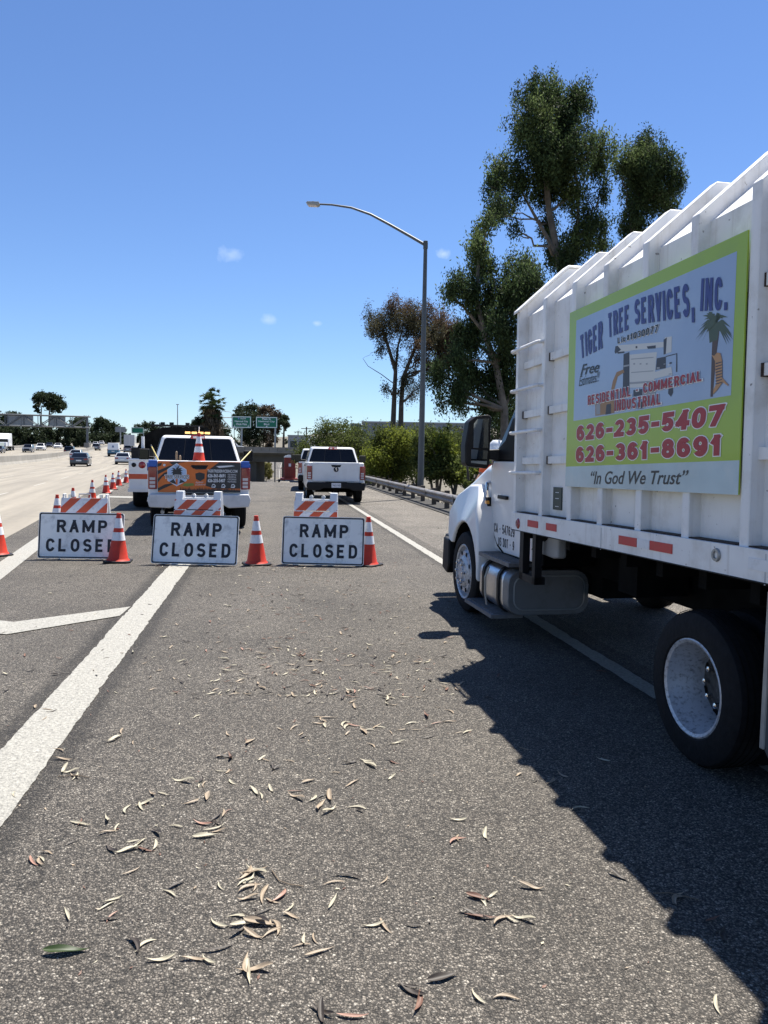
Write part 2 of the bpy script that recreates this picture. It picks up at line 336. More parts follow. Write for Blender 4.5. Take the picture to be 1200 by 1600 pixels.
# ================================================================== ROAD SURFACES
def asphalt(name, stain=True, tone=.63, warm=.972):
    m = bpy.data.materials.new(name); m.use_nodes = True; t = m.node_tree; p = t.nodes['Principled BSDF']
    g = t.nodes.new('ShaderNodeNewGeometry'); pos = g.outputs['Position']
    def noise(sc, det=4, ro=.5):
        n = t.nodes.new('ShaderNodeTexNoise'); n.inputs['Scale'].default_value = sc; n.inputs['Detail'].default_value = det; n.inputs['Roughness'].default_value = ro
        t.links.new(pos, n.inputs['Vector']); return n.outputs['Fac']
    def vor(sc, out='Color', feat='F1'):
        n = t.nodes.new('ShaderNodeTexVoronoi'); n.feature = feat; n.inputs['Scale'].default_value = sc; t.links.new(pos, n.inputs['Vector']); return n
    def mr(x, a, b, c, d):
        n = t.nodes.new('ShaderNodeMapRange'); t.links.new(x, n.inputs[0])
        for i, v in enumerate((a, b, c, d)): n.inputs[i+1].default_value = v
        return n.outputs[0]
    wn_ = t.nodes.new('ShaderNodeTexNoise'); wn_.inputs['Scale'].default_value = 60; wn_.inputs['Detail'].default_value = 2; t.links.new(pos, wn_.inputs['Vector'])
    wo = vmath(t, 'SCALE', wn_.outputs['Color']); wo.inputs['Scale'].default_value = .014
    wp_ = vmath(t, 'ADD', pos, wo.outputs[0]).outputs[0]
    v1 = vor(118); t.links.new(wp_, v1.inputs['Vector']); v2 = vor(210); t.links.new(wp_, v2.inputs['Vector']); sp2 = t.nodes.new('ShaderNodeSeparateColor'); t.links.new(v2.outputs['Color'], sp2.inputs[0]); sep = t.nodes.new('ShaderNodeSeparateColor'); t.links.new(v1.outputs['Color'], sep.inputs[0])
    ramp = t.nodes.new('ShaderNodeValToRGB'); e = ramp.color_ramp.elements
    e[0].position = 0; e[0].color = (.09*tone, .082*tone, .07*tone, 1); e[1].position = 1; e[1].color = (.70*tone, .64*tone, .54*tone, 1)
    for pp, c in ((.35, (.205, .185, .158)), (.7, (.31, .282, .242)), (.92, (.43, .392, .336))):
        x = ramp.color_ramp.elements.new(pp); x.color = (c[0]*tone, c[1]*tone*warm, c[2]*tone*warm*warm, 1)
    t.links.new(sep.outputs[0], ramp.inputs[0])
    edge = fmath(t, 'MULTIPLY', mr(v1.outputs['Distance'], .32, .62, 1.0, .26), mr(sp2.outputs[0], 0, 1, .72, 1.25))
    big = mr(noise(.7, 6, .6), .3, .7, .74, 1.2)
    mid = mr(noise(14, 4), .3, .7, .86, 1.12)
    f = fmath(t, 'MULTIPLY', fmath(t, 'MULTIPLY', edge, big), mid)
    if stain:
        s = vmath(t, 'DOT_PRODUCT', pos, (1, .15, 0)).outputs['Value']
        s2 = fmath(t, 'ADD', s, fmath(t, 'MULTIPLY', noise(25, 3), .05))
        near = fmath(t, 'ABSOLUTE', fmath(t, 'SUBTRACT', s2, -1.25))       # tar beside the gore line
        f = fmath(t, 'MULTIPLY', f, mr(near, .22, .30, .50, 1.0))
        near = fmath(t, 'ABSOLUTE', fmath(t, 'SUBTRACT', s2, 2.67))
        f = fmath(t, 'MULTIPLY', f, mr(near, .10, .17, .6, 1.0))
        wt = fmath(t, 'ABSOLUTE', fmath(t, 'SUBTRACT', fmath(t, 'ABSOLUTE', fmath(t, 'SUBTRACT', s, .75)), .85))
        f = fmath(t, 'MULTIPLY', f, mr(fmath(t, 'ADD', wt, fmath(t, 'MULTIPLY', noise(1.4, 4), .5)), .25, .75, 1.07, .95))
        f = fmath(t, 'MULTIPLY', f, mr(noise(2.6, 7, .7), .60, .72, 1.0, .80))
        # cracks
        dn = t.nodes.new('ShaderNodeTexNoise'); dn.inputs['Scale'].default_value = 5; dn.inputs['Detail'].default_value = 6; t.links.new(pos, dn.inputs['Vector'])
        off = vmath(t, 'SCALE', dn.outputs['Color']); off.inputs['Scale'].default_value = .35
        ad = vmath(t, 'ADD', pos, off.outputs[0])
        cr = t.nodes.new('ShaderNodeTexVoronoi'); cr.feature = 'DISTANCE_TO_EDGE'; cr.inputs['Scale'].default_value = .55; t.links.new(ad.outputs[0], cr.inputs['Vector'])
        cm = mr(cr.outputs['Distance'], .001, .006, .45, 1.0)
        gate = mr(noise(.8, 2), .54, .60, 1.0, 0.0)
        cm = fmath(t, 'MAXIMUM', cm, gate)
        f = fmath(t, 'MULTIPLY', f, cm)
    vs = t.nodes.new('ShaderNodeVectorMath'); vs.operation = 'SCALE'; t.links.new(ramp.outputs[0], vs.inputs[0]); t.links.new(f, vs.inputs['Scale'])
    t.links.new(vs.outputs[0], p.inputs['Base Color']); p.inputs['Roughness'].default_value = .78; p.inputs['Specular IOR Level'].default_value = .35
    b = t.nodes.new('ShaderNodeBump'); b.inputs['Strength'].default_value = 1.0; b.inputs['Distance'].default_value = .006
    hgt = fmath(t, 'ADD', mr(v1.outputs['Distance'], .0, .65, 1.0, 0.0), fmath(t, 'MULTIPLY', sep.outputs[1], .8))
    t.links.new(hgt, b.inputs['Height']); t.links.new(b.outputs[0], p.inputs['Normal'])
    return m
def concrete_road(name, col, joints=True):
    m = bpy.data.materials.new(name); m.use_nodes = True; t = m.node_tree; p = t.nodes['Principled BSDF']
    g = t.nodes.new('ShaderNodeNewGeometry'); pos = g.outputs['Position']
    s = vmath(t, 'DOT_PRODUCT', pos, (1, .2917, 0)).outputs['Value']
    l = vmath(t, 'DOT_PRODUCT', pos, (-.28, .96, 0)).outputs['Value']
    cb = t.nodes.new('ShaderNodeCombineXYZ'); t.links.new(fmath(t, 'MULTIPLY', s, 1.6), cb.inputs[0]); t.links.new(fmath(t, 'MULTIPLY', l, .06), cb.inputs[1])
    n = t.nodes.new('ShaderNodeTexNoise'); n.inputs['Scale'].default_value = 1; n.inputs['Detail'].default_value = 5; t.links.new(cb.outputs[0], n.inputs['Vector'])
    n2 = t.nodes.new('ShaderNodeTexNoise'); n2.inputs['Scale'].default_value = 6; n2.inputs['Detail'].default_value = 8; t.links.new(pos, n2.inputs['Vector'])
    def mr(x, a, b, c, d):
        q = t.nodes.new('ShaderNodeMapRange'); t.links.new(x, q.inputs[0])
        for i, v in enumerate((a, b, c, d)): q.inputs[i+1].default_value = v
        return q.outputs[0]
    f = fmath(t, 'MULTIPLY', mr(n.outputs['Fac'], .3, .7, .70, 1.12), mr(n2.outputs['Fac'], .3, .7, .9, 1.08))
    # slab joints and the grey wheel paths of each lane
    fr = fmath(t, 'FRACT', fmath(t, 'DIVIDE', fmath(t, 'ADD', s, 2.1), 3.6))
    f = fmath(t, 'MULTIPLY', f, mr(fmath(t, 'ABSOLUTE', fmath(t, 'SUBTRACT', fr, .5)), .06, .0, 1.0, .93))
    fj = fmath(t, 'FRACT', fmath(t, 'DIVIDE', l, 4.5))
    f = fmath(t, 'MULTIPLY', f, mr(fmath(t, 'ABSOLUTE', fmath(t, 'SUBTRACT', fj, .5)), .003, .006, .7, 1.0))
    vs = t.nodes.new('ShaderNodeVectorMath'); vs.operation = 'SCALE'; vs.inputs[0].default_value = col; t.links.new(f, vs.inputs['Scale'])
    t.links.new(vs.outputs[0], p.inputs['Base Color']); p.inputs['Roughness'].default_value = .8
    return m
M_ASPH = asphalt('ramp asphalt'); M_SHO = asphalt('shoulder asphalt', stain=False, tone=.92, warm=.98)
M_CONC = concrete_road('freeway concrete', (.225, .20, .158))
M_PAINT = mat('road paint', (.36, .345, .30), .6, var=.25, vscale=45, bump=1.0, bscale=90, dirt=(.12, .115, .10), dscale=55, damt=.85)
M_DASH = mat('faded lane paint', (.40, .375, .32), .7, var=.2, vscale=8, dirt=(.29, .26, .21), dscale=6, damt=.9)
M_DIRT = mat('roadside dirt', (.155, .135, .10), .95, var=.35, vscale=1.5, bump=.6, bscale=20, dirt=(.055, .055, .035), dscale=.6, damt=.8)

def strip(name, fx, s0, s1, zf, Y0, Y1, dz, m, dy=2.0, kind='structure', parent=None):
    mb = MB(); vs = []; n = max(1, int(math.ceil((Y1-Y0)/dy)))
    for i in range(n+1):
        Y = Y0 + (Y1-Y0)*i/n
        vs += [(fx(Y)+s0, Y, zf(Y)+dz), (fx(Y)+s1, Y, zf(Y)+dz)]
    mb.add(vs, [(2*i, 2*i+1, 2*i+3, 2*i+2) for i in range(n)], m)
    o = mb.build(name, parent)
    if kind: o['kind'] = kind
    return o
# terrain: one sheet to the horizon
def terr(X, Y):
    sf = X - x_fwy(Y); sr = X - x_ramp(Y)
    zf, zr = z_fwy(Y), z_ramp(Y)
    if sf < -1.6: z = zf
    else:
        gore = max(.1, (-1.5 + x_ramp(Y)) - (-1.6 + x_fwy(Y)))
        if sr < -1.5:
            k = smooth(0, 1, (sf+1.6)/gore); z = zf*(1-k)+zr*k
        elif sr < 5.0: z = zr
        else:
            side = -.75*smooth(5.2, 8.0, sr) if Y < 60 else -.75
            rise = smooth(60, 150, Y)*smooth(6, 40, sr)*(3.2 - zr) if Y > 60 else 0
            z = zr + side + rise
    if sf < -35: z += 1.2*smooth(-35, -60, sf)
    return z
xs = sorted(set([-4000, -2200, -1200, -700, -500, -400] + list(range(-330, 131, 6)) + [160, 200, 300, 500, 900, 1600, 4000]))
ys = [-60, -30, -15, -5] + [y for y in range(0, 160, 4)] + list(range(160, 420, 10)) + [450, 500, 600, 800, 1200, 2000, 4500]
xs2 = sorted(set(xs + [x*1.5 for x in range(-20, 20)]))
mb = MB(); vs = [(x, y, terr(x, y)-.06) for y in ys for x in xs2]; nx = len(xs2)
mb.add(vs, [(j*nx+i, j*nx+i+1, (j+1)*nx+i+1, (j+1)*nx+i) for j in range(len(ys)-1) for i in range(nx-1)], M_DIRT)
o = mb.build('ground', smooth=True); o['kind'] = 'structure'
# freeway concrete and asphalt gore + ramp + shoulder
strip('freeway_road', x_fwy, -16.6, -2.83, z_fwy, -40, 700, 0.0, M_CONC, 5)
strip('opposite_road', x_fwy, -34.5, -16.6, z_fwy, -40, 700, 0.0, M_CONC, 5)
mb = MB(); vs = []; n = 0
for Y in [-40+2*i for i in range(0, 62)]:
    k = smooth(40, 84, Y)
    a = x_fwy(Y)-2.83; b = x_ramp(Y)-1.5
    zz = [(z_fwy(Y)), (z_ramp(Y))]
    if b <= a: a = b - .01
    vs += [(a + (b-a)*j/6, Y, (zz[0]*(1-smooth(0, 1, j/6)) + zz[1]*smooth(0, 1, j/6)) - .002) for j in range(7)]; n += 1
mb.add(vs, [(r_*7+j, r_*7+j+1, (r_+1)*7+j+1, (r_+1)*7+j) for r_ in range(n-1) for j in range(6)], M_ASPH)
o = mb.build('gore_pavement'); o['kind'] = 'structure'
strip('ramp_road', x_ramp, -1.5, 2.95, z_ramp, -40, 380, 0.0, M_ASPH, 2)
strip('shoulder_pavement', x_ramp, 2.95, 5.05, z_ramp, -40, 380, 0.0, M_SHO, 2)
# painted markings
def worn_line(name, s0, s1, Y1):   # thermoplastic line with chipped edges
    rg = random.Random(name); Ys = [-20+2*i for i in range(11)] + [1+.035*i for i in range(1, 540)] + [20+2*i for i in range(int((Y1-20)/2)+1)]; vs = []; a = b = 0
    for Y in Ys:
        a = a*.6 + rg.uniform(-.005, .005); b = b*.6 + rg.uniform(-.005, .005)
        if rg.random() < .03: a += .012
        if rg.random() < .03: b -= .012
        vs += [(x_ramp(Y)+s0+a, Y, z_ramp(Y)+.004), (x_ramp(Y)+s1+b, Y, z_ramp(Y)+.004)]
    mb = MB(); mb.add(vs, [(2*i, 2*i+1, 2*i+3, 2*i+2) for i in range(len(Ys)-1)], M_PAINT); o = mb.build(name); o['kind'] = 'structure'
worn_line('gore_line', -1.42, -1.13, 140)
worn_line('edge_line', 2.60, 2.75, 380)
strip('freeway_edge_line', x_fwy, -2.3, -1.98, z_fwy, -20, 620, .004, M_PAINT)
strip('median_edge_line', x_fwy, -15.5, -15.38, z_fwy, -20, 620, .004, M_PAINT, 5)
strip('far_edge_line', x_fwy, -33.9, -33.7, z_fwy, -20, 620, .004, M_PAINT, 5)
mb = MB()
for s in (-5.75, -9.2, -12.6, -20.5, -24.1, -27.7, -31.3):
    Y = 6.0
    while Y < 420:
        a, b = Y, Y+3.6
        mb.add([(x_fwy(a)+s-.055, a, z_fwy(a)+.006), (x_fwy(a)+s+.055, a, z_fwy(a)+.006), (x_fwy(b)+s+.06, b, z_fwy(b)+.006), (x_fwy(b)+s-.06, b, z_fwy(b)+.006)], [(0, 1, 2, 3)], M_DASH)
        Y += 9.6
o = mb.build('lane_dashes'); o['kind'] = 'structure'
# chevrons in the gore
mb = MB()
def gq(pts, z=.006): mb.add([tuple(G(*p) + Vector((0, 0, z))) for p in pts], [tuple(range(len(pts)))], M_PAINT)
gq([(204, 948.5), (187, 963), (10, 992), (22, 972.5)]); 
a = G(22, 972.5); b = G(10, 992); d = (G(-60, 965)-G(22, 972.5))
mb.add([tuple(a+Vector((0, 0, .006))), tuple(b+Vector((0, 0, .006))), tuple(b+d+Vector((0, 0, .006))), tuple(a+d+Vector((0.05, 0, .006)))], [(0, 1, 2, 3)], M_PAINT)
gq([(168, 775), (168, 777.5), (212, 778.5), (212, 776)])
o = mb.build('chevron_marking'); o['kind'] = 'structure'
# asphalt kerb and litter strip below the guardrail
strip('kerb_strip', x_ramp, 4.98, 6.0, z_ramp, -20, 150, .02, mat('old asphalt kerb', (.028, .026, .023), .9, var=.4, vscale=12, bump=.6, bscale=30), 2)
# ================================================================== shared materials
WHITE = mat('white truck paint', (.76, .755, .74), .28, var=.03, vscale=3, coat=.3, dirt=(.55, .53, .50), dscale=2.2, damt=.35, bump=.03, bscale=5)
BOXW = mat('white box paint', (.78, .77, .75), .45, var=.05, vscale=5, dirt=(.50, .47, .42), dscale=4.5, damt=.6, bump=.12, bscale=9, streak=(.42, .37, .31))
CARW = mat('white car paint', (.78, .79, .80), .25, coat=.4)
CARD = mat('dark car paint', (.035, .04, .055), .25, coat=.5)
CARB = mat('black car paint', (.012, .012, .014), .2, coat=.5)
CARG = mat('grey car paint', (.16, .17, .19), .28, coat=.4, metal=.3)
CARS = mat('silver car paint', (.50, .51, .53), .28, coat=.4, metal=.3)
GLASS = mat('tinted glass', (.004, .005, .008), .08, spec=.3)
BLK = mat('black plastic', (.007, .007, .008), .55, spec=.3, var=.3, vscale=20)
UNDER = mat('underbody black', (.006, .006, .006), .9, spec=.1, var=.5, vscale=6)
RUB = mat('tyre rubber', (.008, .008, .009), .8, spec=.25, var=.35, vscale=25, bump=.3, bscale=60)
CHROME = mat('chrome', (.72, .72, .73), .12, metal=1, var=.05, vscale=30)
STEEL = mat('galvanised steel', (.36, .37, .37), .5, metal=.7, var=.15, vscale=12, dirt=(.25, .21, .17), dscale=5, damt=.4)
ALU = mat('brushed aluminium', (.62, .63, .65), .3, metal=1, var=.1, vscale=40)
RIMP = mat('scuffed wheel paint', (.50, .51, .53), .4, metal=.35, dirt=(.05, .045, .04), dscale=45, damt=.85, bump=.1)
RED = mat('red lens', (.24, .008, .010), .15, coat=.6)
LENS = mat('clear lens', (.55, .50, .50), .12, coat=.6)
AMBER = mat('amber lens', (.75, .30, .03), .2)
AMBLIT = mat('lit amber lamp', (.9, .5, .15), .3, emit=(1.0, .60, .22), estr=.45)
ORANGE = mat('cone orange', (.72, .045, .014), .5, var=.08, vscale=10, dirt=(.35, .06, .03), dscale=12, damt=.35, transl=.12)
REFL = mat('cone reflective collar', (.74, .74, .75), .4, dirt=(.35, .33, .33), dscale=22, damt=.45)
ORSTR = mat('barricade orange', (.60, .09, .028), .45, dirt=(.45, .12, .06), dscale=9, damt=.35)
SIGNW = mat('sign white sheeting', (.84, .85, .82), .45, var=.06, vscale=2, dirt=(.42, .43, .43), dscale=7, damt=.8)
INK = mat('sign black lettering', (.010, .011, .018), .5)
PLASW = mat('white plastic', (.72, .74, .76), .5, dirt=(.38, .38, .38), dscale=8, damt=.4)
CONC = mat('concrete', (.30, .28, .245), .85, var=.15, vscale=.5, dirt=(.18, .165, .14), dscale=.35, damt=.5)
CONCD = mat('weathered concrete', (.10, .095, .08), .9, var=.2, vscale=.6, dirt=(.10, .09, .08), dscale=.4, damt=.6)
GREEN = mat('highway sign green', (.0, .20, .11), .5)
SGNT = mat('sign lettering white', (.85, .86, .86), .5)

# ================================================================== wheels
def wheel(parent, x, y, r, wd, rim_r, rim_m=None, side=-1, n=28, dish=.03, lugs=0, name='wheel', detail=True, disc_m=None):
    """axis along x; side = -1 when the outer face looks to -x"""
    rim_m = rim_m or ALU
    mb = MB(); h = wd/2
    prof = [(rim_r, -h*.85), (rim_r+.02, -h), (r-.045, -h), (r-.012, -h*.82), (r, -h*.5), (r, h*.5), (r-.012, h*.82), (r-.045, h), (rim_r+.02, h), (rim_r, h*.85)]
    mb.lathe(prof, RUB, n)
    if detail:
        for k in range(5):
            xx = -h*.6 + k*h*.3
            mb.lathe([(r+.001, xx-.004), (r+.004, xx), (r+.001, xx+.004)], UNDER, n)
    ty = mb.build('wheel', parent, smooth=True); ty.location = (x, y, r); ty.name = 'wheel'
    rm = MB(); s = side
    rm.lathe([(rim_r+.012, s*h*.93), (rim_r+.004, s*h*.97), (rim_r-.012, s*h*.9), (rim_r-.02, s*h*.55), (rim_r-.05, s*(h*.55-dish*.5)), (rim_r-.065, s*(h*.55-dish))], rim_m, n)
    rm.lathe([(rim_r-.065, s*(h*.55-dish)), (rim_r*.62, s*(h*.55-dish)), (rim_r*.5, s*(h*.75-dish)), (rim_r*.32, s*(h*.78-dish)), (rim_r*.28, s*(h*.9-dish)), (0.001, s*(h*.92-dish))], disc_m or rim_m, n)
    if detail:
        for k in range(8):   # hand holes
            a = 2*PI*(k+.5)/8; rr = rim_r*.72
            rm.lathe([(.0005, 0), (rim_r*.09, 0)], UNDER, 10, Matrix.Translation((s*(h*.55-dish+.004), rr*math.cos(a), rr*math.sin(a))))
        for k in range(lugs):
            a = 2*PI*k/lugs; rr = rim_r*.42
            rm.lathe([(.016, 0), (.016, s*.035), (.001, s*.04)], CHROME, 8, Matrix.Translation((s*(h*.76-dish), rr*math.cos(a), rr*math.sin(a))))
    ro = rm.build('rim', ty, smooth=True)
    return ty

# ================================================================== cars
def rquad(mb, pts, m, inset=.0, off=.0):
    """inset panel on a face given by its 4 corners, pushed outward"""
    P = [Vector(p) for p in pts]; c = sum(P, Vector())/4; nrm = (P[1]-P[0]).cross(P[3]-P[0]).normalized()
    Q = [p + (c-p).normalized()*inset*1.4 + nrm*off for p in P]
    mb.add(Q, [(0, 1, 2, 3)], m)
def arch_outline(L0, L1, zb, zs, wheels, wr, top):
    """closed outline (y, z): bottom from rear (L0) to front (L1) with wheel arches, then 'top' points from front to rear"""
    pts = []
    y = L0; pts.append((L0, zb+.08)); pts.append((L0+.05, zb))
    for wy in sorted(wheels):
        k = 8; a0 = math.asin(min(.95, (zb - zs)/wr))
        for i in range(k+1):
            a = PI - a0 - (PI-2*a0)*i/k
            pts.append((wy + wr*math.cos(a), zs + wr*math.sin(a)))
    pts.append((L1-.05, zb)); pts.append((L1, zb+.08))
    return pts + top
CARSPEC = {
 # L, W, belt, roof, hood z, tail z, greenhouse bottom y0,y1 ; top y0,y1 ; wheel r
 'sedan': dict(L=4.7, W=1.83, zb=.22, belt=.92, hood=.82, tail=.98, g=(-1.75, 1.05), t=(-.95, .25), roof=1.45, wr=.33, wy=(-1.35, 1.42)),
 'suv': dict(L=4.6, W=1.86, zb=.26, belt=1.05, hood=.98, tail=1.06, g=(-2.2, 1.0), t=(-1.85, .30), roof=1.70, wr=.36, wy=(-1.35, 1.40)),
 'hatch': dict(L=4.3, W=1.80, zb=.22, belt=.95, hood=.85, tail=.98, g=(-2.05, 1.0), t=(-1.35, .25), roof=1.50, wr=.33, wy=(-1.30, 1.32)),
}
def car(kind, paint, label, loc, rz, group, name='car'):
    c = CARSPEC[kind]; L = c['L']; W = c['W']/2
    t = thing(name, label, 'suv' if kind == 'suv' else 'car', loc, rz, group)
    y0, y1 = -L/2, L/2
    top = [(y1, c['hood']-.22), (y1-.10, c['hood']-.06), (c['g'][1]+.05, c['belt']-.02), (c['g'][1]-.2, c['belt']), (c['g'][0]+.1, c['belt']), (y0+.08, c['tail']-.02), (y0, c['tail']-.18)]
    b = MB()
    b.prism(arch_outline(y0, y1, c['zb'], c['wr'], c['wy'], c['wr']+.05, top), -W, W, paint, sx=lambda a, z: (1 - .05*max(0, (abs(a)-L/2+.6)/.6)) * (1-.03*max(0, z-.75)))
    g0, g1 = c['g']; t0, t1 = c['t']; wb = W*.95; wt = W*.76; zb = c['belt']-.02; zt = c['roof']
    v = [(-wb, g0, zb), (wb, g0, zb), (wb, g1, zb), (-wb, g1, zb), (-wt, t0, zt-.04), (wt, t0, zt-.04), (wt, t1, zt), (-wt, t1, zt)]
    b.add(v, [(3, 2, 1, 0), (4, 5, 6, 7), (0, 1, 5, 4), (1, 2, 6, 5), (2, 3, 7, 6), (3, 0, 4, 7)], paint)
    b.build('body', t, bevel=.05, seg=2, tri=True)
    for nm, f in (('rear_window', (0, 1, 5, 4)), ('windshield', (2, 3, 7, 6))):
        q = MB(); rquad(q, [v[i] for i in f], GLASS, .07, .012); q.build(nm, t)
    for f in ((1, 2, 6, 5), (3, 0, 4, 7)):
        q = MB(); rquad(q, [v[i] for i in f], GLASS, .10, .014); q.build('side_window', t)
    for s in (-1, 1):
        q = MB(); q.cbox((s*W*.72, y0+.01, c['tail']-.22), (.36, .06, .16), RED); q.build('taillight', t)
        q = MB(); q.cbox((s*W*.72, y1-.03, c['hood']-.17), (.34, .10, .13), LENS); q.build('headlight', t)
        q = MB(); q.cbox((s*(W+.06), g1-.35, zb+.08), (.16, .10, .12), paint); q.build('mirror', t)
    q = MB(); q.box((-W*.9, y0-.03, c['zb']+.02), (W*.9, y0+.05, c['zb']+.16), BLK); q.build('bumper', t)
    q = MB(); q.box((-.26, y0-.02, c['tail']-.42), (.26, y0+.02, c['tail']-.29), PLASW); q.build('licence_plate', t)
    q = MB(); q.box((-.5, y1-.04, c['zb']+.16), (.5, y1+.005, c['hood']-.26), BLK); q.build('grille', t)
    for wy in c['wy']:
        for s in (-1, 1): wheel(t, s*(W-.12), wy, c['wr'], .22, c['wr']*.62, side=s, n=14, detail=False)
    q = MB(); q.box((-W*.8, y0+.3, .18), (W*.8, y1-.3, c['zb']+.3), UNDER); q.build('underbody', t)
    return t
def van(label, loc, rz, lower, group):
    t = thing('cargo_van', label, 'van', loc, rz, group)
    b = MB(); W = 1.0
    b.prism(arch_outline(-2.8, 2.8, .30, .36, (-1.75, 1.85), .42, [(2.8, .95), (2.3, 1.2), (-2.8, 1.2)]), -W, W, lower)
    b.add([(-W, -2.8, 1.19), (W, -2.8, 1.19), (W, 2.3, 1.19), (-W, 2.3, 1.19), (-W*.86, -2.7, 2.45), (W*.86, -2.7, 2.45), (W*.86, 1.3, 2.45), (-W*.86, 1.3, 2.45)],
          [(3, 2, 1, 0), (4, 5, 6, 7), (0, 1, 5, 4), (1, 2, 6, 5), (2, 3, 7, 6), (3, 0, 4, 7)], CARW)
    b.build('body', t, bevel=.08, tri=True)
    q = MB(); rquad(q, [(-W*.97, 2.26, 1.25), (W*.97, 2.26, 1.25), (W*.87, 1.34, 2.4), (-W*.87, 1.34, 2.4)], GLASS, .1, -.02); q.build('windshield', t)
    q = MB(); q.add([(-.2, -2.80, 1.62), (.2, -2.80, 1.62), (.10, -2.77, 1.98), (-.10, -2.77, 1.98)], [(0, 1, 2, 3)], mat('van emblem blue', (.10, .16, .30), .5)); q.build('emblem', t)
    for s in (-1, 1):
        q = MB(); q.box((s*.92-.06, -2.84, 1.0), (s*.92+.06, -2.76, 1.35), RED); q.build('taillight', t)
        q = MB(); q.box((s*1.1-.1, 1.7, 1.35), (s*1.1+.1, 1.8, 1.65), BLK); q.build('mirror', t)
    q = MB(); q.box((-.95, -2.92, .38), (.95, -2.78, .55), BLK); q.build('bumper', t)
    q = MB(); q.box((-.25, -2.83, .85), (.25, -2.79, .98), PLASW); q.build('licence_plate', t)
    for wy in (-1.75, 1.85):
        for s in (-1, 1): wheel(t, s*.86, wy, .36, .24, .21, side=s, n=14, detail=False)
    return t

